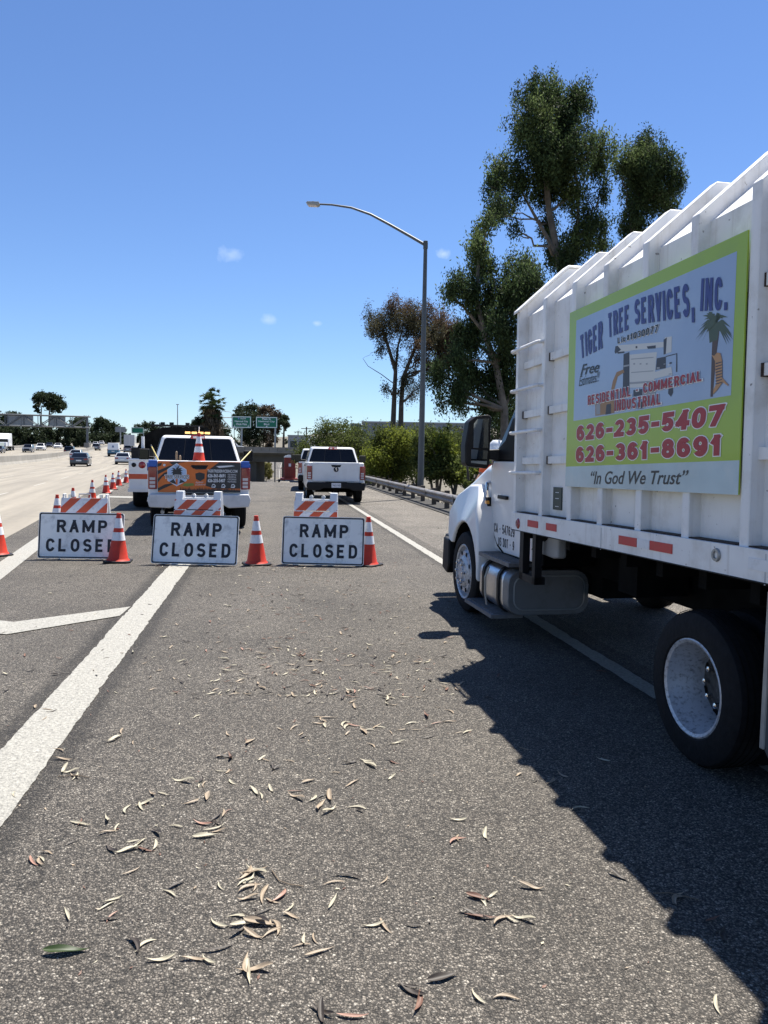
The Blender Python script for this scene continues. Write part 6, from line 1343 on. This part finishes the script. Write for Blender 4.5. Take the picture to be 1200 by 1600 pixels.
ftree('thin far tree left of the utility poles', 260, [(455, 688, 5), (462, 690, 5), (470, 690, 5), (448, 690, 4)], [[(458, 704), (458, 692)]], [F_FAR], 1400, .5, 69)
# palm
PY = 125; pb = D(328, 706, PY); PM = thing('palm_tree', 'shaggy fan palm with dead skirt standing behind the amber light bar', 'palm tree', (pb.x, PY, terr(pb.x, PY))); off = Vector(PM.location)
mb = MB(); c = D(330, 632, PY)-off; mb.tube([(0, 0, -.3), (0, 0, c.z*.5), (c.x, c.y, c.z)], [.45, .38, .30], BARK, 10); mb.build('trunk', PM, smooth=True)
bl = [(tuple(D(331, y, PY)-off), (r_*PY/1200, r_*PY/1200, 9*PY/1200), 0, 1) for y, r_ in ((645, 11), (655, 14), (666, 17), (678, 18), (692, 18))]
leaves('skirt', bl, [F_DEAD], 11000, .9, PM, 71, 7, 2.2, .5)
mb = MB(); rg = random.Random(9)
for k in range(90):
    az = rg.uniform(0, 2*PI); el = rg.uniform(-.9, 1.35); L = rg.uniform(1.2, 2.0); d = Vector((math.cos(az)*math.cos(el), math.sin(az)*math.cos(el), math.sin(el))); h = c + Vector((0, 0, rg.uniform(-1.6, .6))); e = h + d*L
    mb.tube([h, e], .02, F_PALM, 3); sd = d.cross(Vector((rg.uniform(-.3, .3), rg.uniform(-.3, .3), 1))).normalized(); up_ = sd.cross(d)
    for j in range(15):
        a = (j-7)/7*1.45; dd = (d*math.cos(a)+sd*math.sin(a)).normalized(); l2 = rg.uniform(.7, .95); tip = e + dd*l2 + Vector((0, 0, -.28*rg.random())); wv = dd.cross(up_).normalized()*.075
        mb.add([e, e+dd*l2*.5+wv, tip, e+dd*l2*.5-wv], [(0, 1, 2, 3)], F_PALM)
mb.build('crown', PM)
# ================================================================== TRAFFIC
HD = math.atan(.2917)
OURS, OPP = 'cars driving away on the freeway', 'cars coming on the opposite carriageway'
def put(px, py): return ground_at(px, py, z_fwy)
for kind, paint, px, py, lab in (
 ('sedan', CARD, 126.5, 728.5, 'dark blue sedan with glinting rear window, nearest car on the freeway'),
 ('hatch', CARS, 120, 717.5, 'silver hatchback hidden behind the nearest dark sedan'),
 ('suv', CARB, 109.5, 711.5, 'black suv beside the median barrier, left of the silver hatchback'),
 ('suv', CARG, 151, 703.8, 'grey suv in the middle of the freeway, level with the gantry post'),
 ('hatch', CARW, 150, 697.0, 'tiny white car far ahead of the grey suv'),
 ('sedan', CARS, 192.5, 725.5, 'silver-white sedan between the cargo van and the service truck'),
 ('suv', CARG, 200, 707.5, 'dark grey suv close behind the box trailer'),
 ('suv', CARD, 214, 712.5, 'dark suv showing above the tool box of the service truck'),
 ('hatch', CARW, 159, 694.8, 'faint white car beyond the bend, just left of the van roof'),
 ('hatch', CARW, 220, 706, 'white car partly hidden by the service truck post')):
    p = put(px, py); car(kind, paint, lab, p, HD + (0 if p.y < 200 else -.02), OURS)
for kind, paint, px, py, lab in (
 ('suv', CARG, 44.5, 706.8, 'dark grey suv leading the oncoming traffic above the barrier'),
 ('suv', CARW, 64, 703.8, 'white suv right behind the leading dark oncoming suv'),
 ('sedan', CARD, 78, 699.2, 'dark sedan between two white oncoming cars'),
 ('sedan', CARW, 91, 700.8, 'white sedan, rightmost of the oncoming bunch'),
 ('suv', CARG, 83, 694.5, 'grey suv farther back above the white oncoming sedan'),
 ('sedan', CARW, 92, 695.0, 'white car at the back of the oncoming bunch'),
 ('sedan', CARS, 138, 695.5, 'lone silver car at the foot of the gantry post'),
 ('sedan', CARD, -2, 708, 'dark car cut off by the left edge of the photo')):
    p = put(px, py); car(kind, paint, lab, p, HD+PI, OPP)
p = put(178, 713); van('white cargo van with blue lower half on the freeway', p, HD, mat('van blue', (.05, .16, .25), .4), None)
# box trailer
p = put(202, 704.5); BT = thing('box_trailer_truck', 'semi truck with tall plain white box trailer ahead of the van', 'truck', p, HD)
mb = MB(); mb.box((-1.28, 0, 1.25), (1.28, 14, 4.05), CARW); tb = mb.build('trailer_box', BT)
for x in (-1.26, .02):
    mb = MB(); mb.box((x, -.03, 1.3), (x+1.22, .0, 4.0), mat('trailer door grey', (.42, .43, .45), .5)); mb.build('door', tb)
mb = MB(); mb.box((-.5, .2, .75), (.5, 14, 1.25), UNDER); mb.box((-1.2, -.02, .6), (1.2, .06, .75), STEEL); mb.build('underbody', BT)
for y in (1.2, 2.5, 15.5, 18.6):
    for s in (-1, 1): wheel(BT, s*.95, y, .5, .5, .28, side=s, n=16, detail=False)
mb = MB(); mb.box((-1.2, 14.6, .9), (1.2, 18.2, 3.7), CARW); mb.box((-1.0, 18.2, .8), (1.0, 19.6, 2.0), CARW); mb.build('cab', BT, bevel=.1)
# oncoming semi
p = put(6, 704.5); SM = thing('semi_truck', 'white semi tractor with raised roof, leftmost on the opposite carriageway', 'truck', p, HD+PI)
mb = MB(); mb.box((-1.2, -3.2, 1.0), (1.2, 1.0, 2.6), CARW); mb.add([(-1.2, -3.2, 2.6), (1.2, -3.2, 2.6), (1.2, 1.0, 2.6), (-1.2, 1.0, 2.6), (-1.15, -3.2, 3.95), (1.15, -3.2, 3.95), (1.05, -.4, 3.9), (-1.05, -.4, 3.9)], [(3, 2, 1, 0), (4, 5, 6, 7), (0, 1, 5, 4), (1, 2, 6, 5), (2, 3, 7, 6), (3, 0, 4, 7)], CARW); mb.box((-1.0, 1.0, .9), (1.0, 2.9, 1.9), CARW); mb.build('cab', SM, bevel=.1)
mb = MB(); mb.box((-1.05, 1.0, 1.95), (1.05, 1.015, 2.6), GLASS); mb.build('windshield', SM)
mb = MB(); mb.box((-.6, 2.9, 1.0), (.6, 2.93, 1.8), CHROME); mb.build('grille', SM)
for s in (-1, 1):
    mb = MB(); mb.box((s*.8-.18, 2.88, .95), (s*.8+.18, 2.95, 1.2), LENS); mb.build('headlight', SM)
    for y in (2.0, -2.6, -6.0): wheel(SM, s*.95, y, .5, .35, .28, side=s, n=16, detail=False)
mb = MB(); mb.box((-1.1, 2.85, .45), (1.1, 3.0, .8), CHROME); mb.build('bumper', SM)
mb = MB(); mb.box((-.5, -7.0, .7), (.5, 2.5, 1.0), UNDER); mb.build('underbody', SM)
# white suv on the overpass
q = D(421, 700, 156); car('suv', CARW, 'white suv crossing the overpass seen above the pickup mirror', (D(362, 697, 156).x+.5, 156, 2.2), R(-90), None)
# portable toilet on a trailer
q = D(453, 715, 77); PT = thing('toilet_trailer', 'red portable toilet with white dome roof on a small trailer on the ramp', 'portable toilet', (q.x, 77, z_ramp(77)), R(8))
TRED = mat('toilet red plastic', (.30, .035, .025), .5, var=.1, vscale=3)
mb = MB(); mb.box((-.56, 0, .78), (.56, 1.2, 2.85), TRED); cb_ = mb.build('cabin', PT, bevel=.04)
mb = MB(); mb.prism([(-.60, 2.85)]+[(.60*math.cos(R(a)), 2.85+.28*math.sin(R(a))) for a in range(180, -1, -20)], -.04, 1.24, PLASW, 'xz'); mb.build('roof', cb_)
mb = MB(); mb.box((-.42, -.03, .9), (.42, 0, 2.7), mat('toilet door red', (.24, .03, .02), .5)); mb.box((-.12, -.04, 1.95), (.12, -.03, 2.25), PLASW); mb.build('door', cb_)
mb = MB()
for k in range(8): mb.box((-.9+.24*k, -.45, .9), (-.86+.24*k, -.42, 1.8), TRED)
mb.box((-.92, -.46, 1.78), (.92, -.41, 1.84), TRED); mb.box((-.95, -.5, .62), (.95, 1.6, .78), TRED); mb.box((-.05, 1.6, .62), (.05, 3.2, .72), TRED); mb.build('trailer_frame', PT)
for s in (-1, 1):
    mb = MB(); mb.box((s*.85-.08, -.52, .66), (s*.85+.08, -.48, .76), RED); mb.build('tail_lamp', PT); wheel(PT, s*1.05, .6, .33, .2, .19, side=s, n=16, detail=False)

# ================================================================== WORKER beyond the chip truck
SKIN = mat('skin', (.36, .19, .12), .6); VEST = mat('orange hi-vis cloth', (.90, .13, .025), .7, var=.1, vscale=8); JEAN = mat('dark work trousers', (.03, .035, .05), .9); BRSL = mat('brown sleeve', (.17, .085, .06), .9)
wp = D(775, 716, 12.2); WK = thing('person', 'worker in white hard hat and orange hi-vis vest standing beyond the chip truck mirror', 'person', (wp.x, 12.2, 0), R(20))
def skinned(name, joints, edges, m, parent, sub=2):
    me = bpy.data.meshes.new(name); me.from_pydata([j[0] for j in joints], edges, []); o = bpy.data.objects.new(name, me); COL.objects.link(o); o.parent = parent
    md = o.modifiers.new('skin', 'SKIN'); 
    for i, j in enumerate(joints): me.skin_vertices[0].data[i].radius = (j[1], j[1] if len(j) < 3 else j[2])
    me.skin_vertices[0].data[0].use_root = True
    s_ = o.modifiers.new('sub', 'SUBSURF'); s_.levels = sub; s_.render_levels = sub; me.materials.append(m)
    return o
J = [((0, 0, .95), .15, .11), ((0, 0, 1.15), .15, .11), ((0, 0, 1.36), .19, .12), ((0, 0, 1.48), .09, .08), ((0, -.01, 1.58), .055), ((0, -.02, 1.66), .085, .095), ((0, -.02, 1.76), .075, .085),
     ((-.20, 0, 1.42), .065), ((-.34, -.06, 1.22), .05), ((-.42, -.20, 1.05), .04), ((-.44, -.26, 1.0), .03, .02), ((.20, 0, 1.42), .065), ((.28, .02, 1.15), .05), ((.27, -.12, .93), .04), ((.27, -.17, .87), .03, .02),
     ((-.10, 0, .85), .10), ((-.12, 0, .48), .07), ((-.13, .02, .10), .05), ((-.14, -.12, .045), .045, .035), ((.10, 0, .85), .10), ((.12, 0, .48), .07), ((.13, .02, .10), .05), ((.14, -.12, .045), .045, .035)]
E = [(0, 1), (1, 2), (2, 3), (3, 4), (4, 5), (5, 6), (2, 7), (7, 8), (8, 9), (9, 10), (2, 11), (11, 12), (12, 13), (13, 14), (0, 15), (15, 16), (16, 17), (17, 18), (0, 19), (19, 20), (20, 21), (21, 22)]
import itertools
b0 = len(J)
for hand, hd_, sx in ((10, (-.44, -.26, 1.0), -1), (14, (.27, -.17, .87), 1)):
    for k in range(5):
        bx = hd_[0] + (k-2)*.018 - (0 if k else .02*sx); L = (.05, .07, .078, .07, .055)[k]
        J.append(((bx, hd_[1]-.02, hd_[2]-.03), .011)); J.append(((bx, hd_[1]-.035, hd_[2]-.03-L*.6), .009)); J.append(((bx, hd_[1]-.03, hd_[2]-.03-L), .008))
        n_ = len(J); E += [(hand, n_-3), (n_-3, n_-2), (n_-2, n_-1)]
skinned('body', J, E, SKIN, WK)
skinned('trousers', [((0, 0, .98), .165, .125), ((-.10, 0, .84), .115), ((-.12, 0, .48), .085), ((-.13, .02, .12), .075), ((.10, 0, .84), .115), ((.12, 0, .48), .085), ((.13, .02, .12), .075)], [(0, 1), (1, 2), (2, 3), (0, 4), (4, 5), (5, 6)], JEAN, WK)
skinned('vest', [((0, 0, .98), .17, .13), ((0, 0, 1.18), .175, .13), ((0, 0, 1.38), .215, .14), ((0, 0, 1.46), .13, .11), ((-.21, 0, 1.43), .085), ((.21, 0, 1.43), .085), ((-.27, -.03, 1.34), .075), ((.25, 0, 1.32), .075)], [(0, 1), (1, 2), (2, 3), (2, 4), (2, 5), (4, 6), (5, 7)], VEST, WK)
skinned('sleeve', [((-.29, -.04, 1.30), .066), ((-.35, -.07, 1.21), .060), ((-.41, -.18, 1.08), .052)], [(0, 1), (1, 2)], BRSL, WK)
skinned('sleeve', [((.26, .0, 1.30), .066), ((.285, .02, 1.15), .060), ((.275, -.10, .96), .052)], [(0, 1), (1, 2)], BRSL, WK)
mb = MB(); mb.lathe([(.150, 1.735), (.155, 1.745), (.125, 1.75), (.122, 1.80), (.105, 1.85), (.07, 1.885), (.0, 1.895)], PLASW, 24, Matrix.Translation((0, -.02, 0)), axis='z'); mb.cbox((0, -.16, 1.742), (.16, .10, .012), PLASW)
mb.cbox((0, -.02, 1.885), (.03, .2, .02), PLASW); mb.build('hard_hat', WK, smooth=True)
mb = MB()
for s in (-1, 1): mb.lathe([(.0, -.008), (.010, -.004), (.012, 0)], PLASW, 10, Matrix.Translation((s*.032, -.112, 1.68)) @ Matrix.Rotation(R(90), 4, 'Z')); mb.cbox((s*.032, -.121, 1.68), (.008, .004, .008), BLK)
mb.build('eyes', WK); mb = MB(); mb.add([(-.014, -.10, 1.635), (.014, -.10, 1.635), (0, -.145, 1.64), (0, -.108, 1.69)], [(0, 1, 2), (0, 2, 3), (1, 3, 2), (0, 3, 1)], SKIN); mb.build('nose', WK)
mb = MB(); mb.cbox((0, -.110, 1.605), (.045, .008, .010), BRSL); mb.build('mouth', WK)
for s in (-1, 1): mb = MB(); mb.cbox((s*.088, -.01, 1.665), (.015, .03, .055), SKIN); mb.build('ear', WK, bevel=.006)

# ================================================================== FALLEN LEAVES
LM = {'tan': mat('leaf tan', (.42, .33, .23), .55, var=.25, vscale=30, transl=.15), 'pale': mat('leaf pale', (.54, .49, .36), .55, var=.15, vscale=30, transl=.15), 'rust': mat('leaf rust', (.20, .10, .065), .6, var=.3, vscale=25, transl=.12),
      'dark': mat('leaf dark brown', (.045, .033, .024), .6, var=.4, vscale=25), 'green': mat('leaf green', (.045, .075, .018), .4, var=.3, vscale=25, transl=.2), 'pink': mat('leaf pink', (.42, .24, .175), .55, var=.2, vscale=30, transl=.12)}
def leafmesh(seed, m, wdt=.16, curl=.25, bend=.5, L=.11):
    rg = random.Random(seed); n = 12; vs = []
    ph = rg.uniform(-.3, .3); tw = rg.uniform(-1.1, 1.1)
    for i in range(n+1):
        t = i/n; a = bend*(t-.5)*2; s = (t-.5)*L
        cx_ = s*math.cos(a*.5); cy_ = L*bend*.35*(t-.5)**2*4*.5
        w_ = L*wdt*.5*(math.sin(PI*min(1, t*1.04))**.75)*(1.15-.5*t) + .0004
        if t > .93: w_ = .0008
        z = L*curl*((t-.5)**2)*1.1 + .002 + L*.05*math.sin(t*6+ph*5)*abs(curl)*2
        r_ = tw*(t-.5)
        for k, u in enumerate((-1, -.45, 0, .45, 1)):
            yy = u*w_; zz = abs(u)**1.5*w_*.55
            vs.append((cx_, cy_+yy*math.cos(r_)-zz*math.sin(r_), max(.0015, z + zz*math.cos(r_)+yy*math.sin(r_))))
    fs = [(i*5+k, i*5+k+1, (i+1)*5+k+1, (i+1)*5+k) for i in range(n) for k in range(4)]
    me = bpy.data.meshes.new('leaf'); me.from_pydata(vs, [], fs); me.materials.append(m); me.polygons.foreach_set('use_smooth', [True]*len(fs)); return me
LMESH = {k: [leafmesh(hash_, m, wdt, curl, bend) for hash_, wdt, curl, bend in ((1, .13, .18, .5), (2, .17, .25, -.5), (3, .10, .12, .8), (4, .24, .3, .2), (5, .14, -.12, .9), (6, .18, .45, .6), (7, .12, .1, .15), (8, .15, .2, -.9), (9, .20, .6, .3))] for k, m in LM.items()}
LLAB = {'tan': 'curled dry tan eucalyptus leaf on the asphalt', 'pale': 'pale cream dry eucalyptus leaf on the asphalt', 'rust': 'rust brown dry leaf on the asphalt', 'dark': 'dark brown dry leaf on the asphalt', 'pink': 'pinkish dry leaf on the asphalt'}
def leaf(X, Y, kind, sz=1.0, rz=None, rg=random, v=None, lab=None, tilt=None):
    me = LMESH[kind][v if v is not None else rg.randrange(9)]; o = bpy.data.objects.new('fallen_leaf', me); COL.objects.link(o)
    o.location = (X, Y, .003); o.scale = (sz,)*3; tl = tilt if tilt is not None else rg.uniform(-.12, .12)
    o.rotation_euler = (tl, rg.uniform(-.06, .06), rg.uniform(0, 2*PI) if rz is None else rz)
    if not lab:
        s_ = X-x_ramp(Y); z1 = 'nearest the camera' if Y < 2.9 else ('in the near foreground' if Y < 3.7 else ('in the middle distance' if Y < 5.5 else 'well up the ramp'))
        z2 = 'on the white line' if -1.42 < s_ < -1.13 else ('left of the white line' if s_ <= -1.42 else ('close right of the white line' if s_ < -.3 else ('left of the lane centre' if s_ < .4 else ('right of the lane centre' if s_ < 1.2 else 'by the truck shadow'))))
        lab2 = LLAB[kind].replace(' on the asphalt', '') + ', ' + z2 + ', ' + z1
    tag(o, lab or lab2, 'leaf', None if lab else kind+' fallen leaves on the ramp')
    return o
rg = random.Random(77)
kinds = ['tan']*34+['pale']*34+['rust']*8+['dark']*15+['pink']*6
p = G(103, 1490); leaf(p.x, p.y, 'green', 1.35, R(8), rg, 3, 'broad green leaf, the only green one, near the bottom left corner', 0)
p = G(692, 1530); leaf(p.x, p.y, 'dark', 1.0, R(20), rg, 3, 'large dark arched leaf near the bottom middle of the photo', .2)
expl = [(385, 1382, 12, 36), (400, 1440, 4, 30), (335, 1445, 1, 5), (425, 1450, 4, 50), (485, 1475, 4, 18), (320, 1515, 4, 40), (395, 1508, 3, 25), (215, 1318, 10, 38), (325, 1280, 8, 34), (310, 1222, 4, 20), (495, 1250, 8, 30), (420, 1240, 3, 20), (235, 1462, 2, 20), (85, 1335, 3, 28), (50, 1355, 2, 12),
        (545, 1368, 1, 10), (520, 1378, 1, 5), (607, 1374, 1, 5), (520, 1412, 1, 5), (457, 1420, 1, 5), (645, 1450, 1, 5), (595, 1447, 2, 8), (715, 1282, 1, 4), (712, 1312, 2, 6), (755, 1306, 1, 4), (830, 1388, 1, 4), (745, 1405, 2, 10), (770, 1400, 1, 4), (750, 1436, 2, 8), (795, 1436, 2, 14), (820, 1438, 1, 4),
        (650, 1550, 2, 14), (660, 1572, 1, 4), (740, 1558, 1, 5), (795, 1560, 1, 3), (505, 1583, 2, 8), (550, 1590, 1, 5), (130, 1285, 2, 14), (175, 1292, 3, 18), (110, 1428, 1, 6), (175, 1410, 2, 8), (175, 1435, 2, 8), (270, 1388, 2, 12), (575, 1195, 2, 10), (550, 1225, 1, 4), (965, 1372, 1, 4), (1055, 1405, 2, 6), (1110, 1438, 1, 4), (1130, 1462, 1, 4), (1120, 1572, 1, 4),
        (120, 1215, 4, 18), (230, 1255, 3, 20), (240, 1240, 2, 10), (355, 1180, 3, 12), (405, 1187, 1, 5), (180, 1158, 3, 14), (200, 1262, 1, 6), (575, 1140, 3, 14), (20, 1243, 1, 4), (105, 1185, 2, 20), (425, 1450, 4, 40), (70, 1115, 3, 20), (350, 1210, 3, 20)]
cnt = 0
for x, y, n_, sp in expl:
    for k in range(n_):
        p = G(x+rg.gauss(0, sp*.6), y+rg.gauss(0, sp*.35)); leaf(p.x, p.y, rg.choice(kinds), rg.uniform(.6, 1.15), None, rg); cnt += 1
while cnt < 292:
    t = rg.random(); Y = 3.3 + 3.2*rg.random()**.9; s = rg.gauss(.35, .75)
    if s < -1.9 or s > 2.0: continue
    if rg.random() < .55:
        for k in range(rg.randrange(1, 4)):
            leaf(x_ramp(Y)+s+rg.gauss(0, .09), Y+rg.gauss(0, .14), rg.choice(kinds), rg.uniform(.5, 1.05), None, rg); cnt += 1
    else: leaf(x_ramp(Y)+s, Y, rg.choice(kinds), rg.uniform(.5, 1.0), None, rg); cnt += 1
# farther litter as one mass
V = []; Fc = []; MI = []; ml = [LM['tan'], LM['pale'], LM['dark'], LM['rust'], LM['dark']]; src = [LMESH[k] for k in ('tan', 'pale', 'dark', 'rust', 'dark')]
for k in range(860):
    Y = 5.0 + 13*rg.random()**1.7; s = rg.gauss(.35, .62) if Y < 11 else rg.uniform(-2.5, 4.8)
    if rg.random() < .15: s = rg.uniform(-2.6, 2.2)
    X = x_ramp(Y)+s; j = rg.randrange(5); me = src[j][rg.randrange(9)]; a = rg.uniform(0, 2*PI); sc_ = rg.uniform(.35, .85); b = len(V)
    for v in me.vertices: x_, y_, z_ = v.co*sc_; V.append((X+x_*math.cos(a)-y_*math.sin(a), Y+x_*math.sin(a)+y_*math.cos(a), z_+.004))
    for pl in me.polygons: Fc.append(tuple(b+i for i in pl.vertices)); MI.append(j)
for k in range(520):   # crumbs and broken bits on the near asphalt
    Y = rg.uniform(2.2, 6.5); X = x_ramp(Y)+rg.gauss(.3, .9); j = rg.randrange(5); a = rg.uniform(0, 2*PI); L = rg.uniform(.006, .024); w_ = L*rg.uniform(.15, .5); b = len(V); q = rg.uniform(-.3, .3)
    for x_, y_, z_ in ((-L/2, 0, .003), (0, -w_/2, .003), (L/2, w_*q, .003+L*.3*rg.random()), (0, w_/2, .004)): V.append((X+x_*math.cos(a)-y_*math.sin(a), Y+x_*math.sin(a)+y_*math.cos(a), z_))
    Fc.append((b, b+1, b+2, b+3)); MI.append(j)
for k in range(140):   # leaves gathered at the foot of the signs
    pp = G(rg.uniform(240, 620), rg.gauss(884, 3)); j = rg.randrange(5); me = src[j][rg.randrange(9)]; a = rg.uniform(0, 2*PI); sc_ = rg.uniform(.3, .8); b = len(V)
    for v in me.vertices: x_, y_, z_ = v.co*sc_; V.append((pp.x+x_*math.cos(a)-y_*math.sin(a), pp.y+x_*math.sin(a)+y_*math.cos(a), z_+.004))
    for pl in me.polygons: Fc.append(tuple(b+i for i in pl.vertices)); MI.append(j)
me = bpy.data.meshes.new('leaf_litter'); me.from_pydata(V, [], Fc)
for m in ml: me.materials.append(m)
me.polygons.foreach_set('material_index', MI); o = bpy.data.objects.new('leaf_litter', me); COL.objects.link(o); tag(o, 'thin scatter of small dry leaves farther up the ramp', kind='stuff')
# twigs in the truck's shadow and on the asphalt
TW = mat('twig', (.20, .15, .10), .8)
for pts, lab in (([(1020, 1398), (1045, 1397), (1092, 1408)], 'thin pale twig at the edge of the truck shadow'), ([(425, 1362), (436, 1378), (452, 1384), (475, 1387)], 'bent dark twig right of the leaf pile'), ([(90, 1215), (120, 1213), (140, 1217)], 'short twig beside the gore line')):
    mb = MB(); mb.tube([G(*q)+Vector((0, 0, .006)) for q in pts], .0022, TW, 5); tag(mb.build('twig'), lab, 'twig')
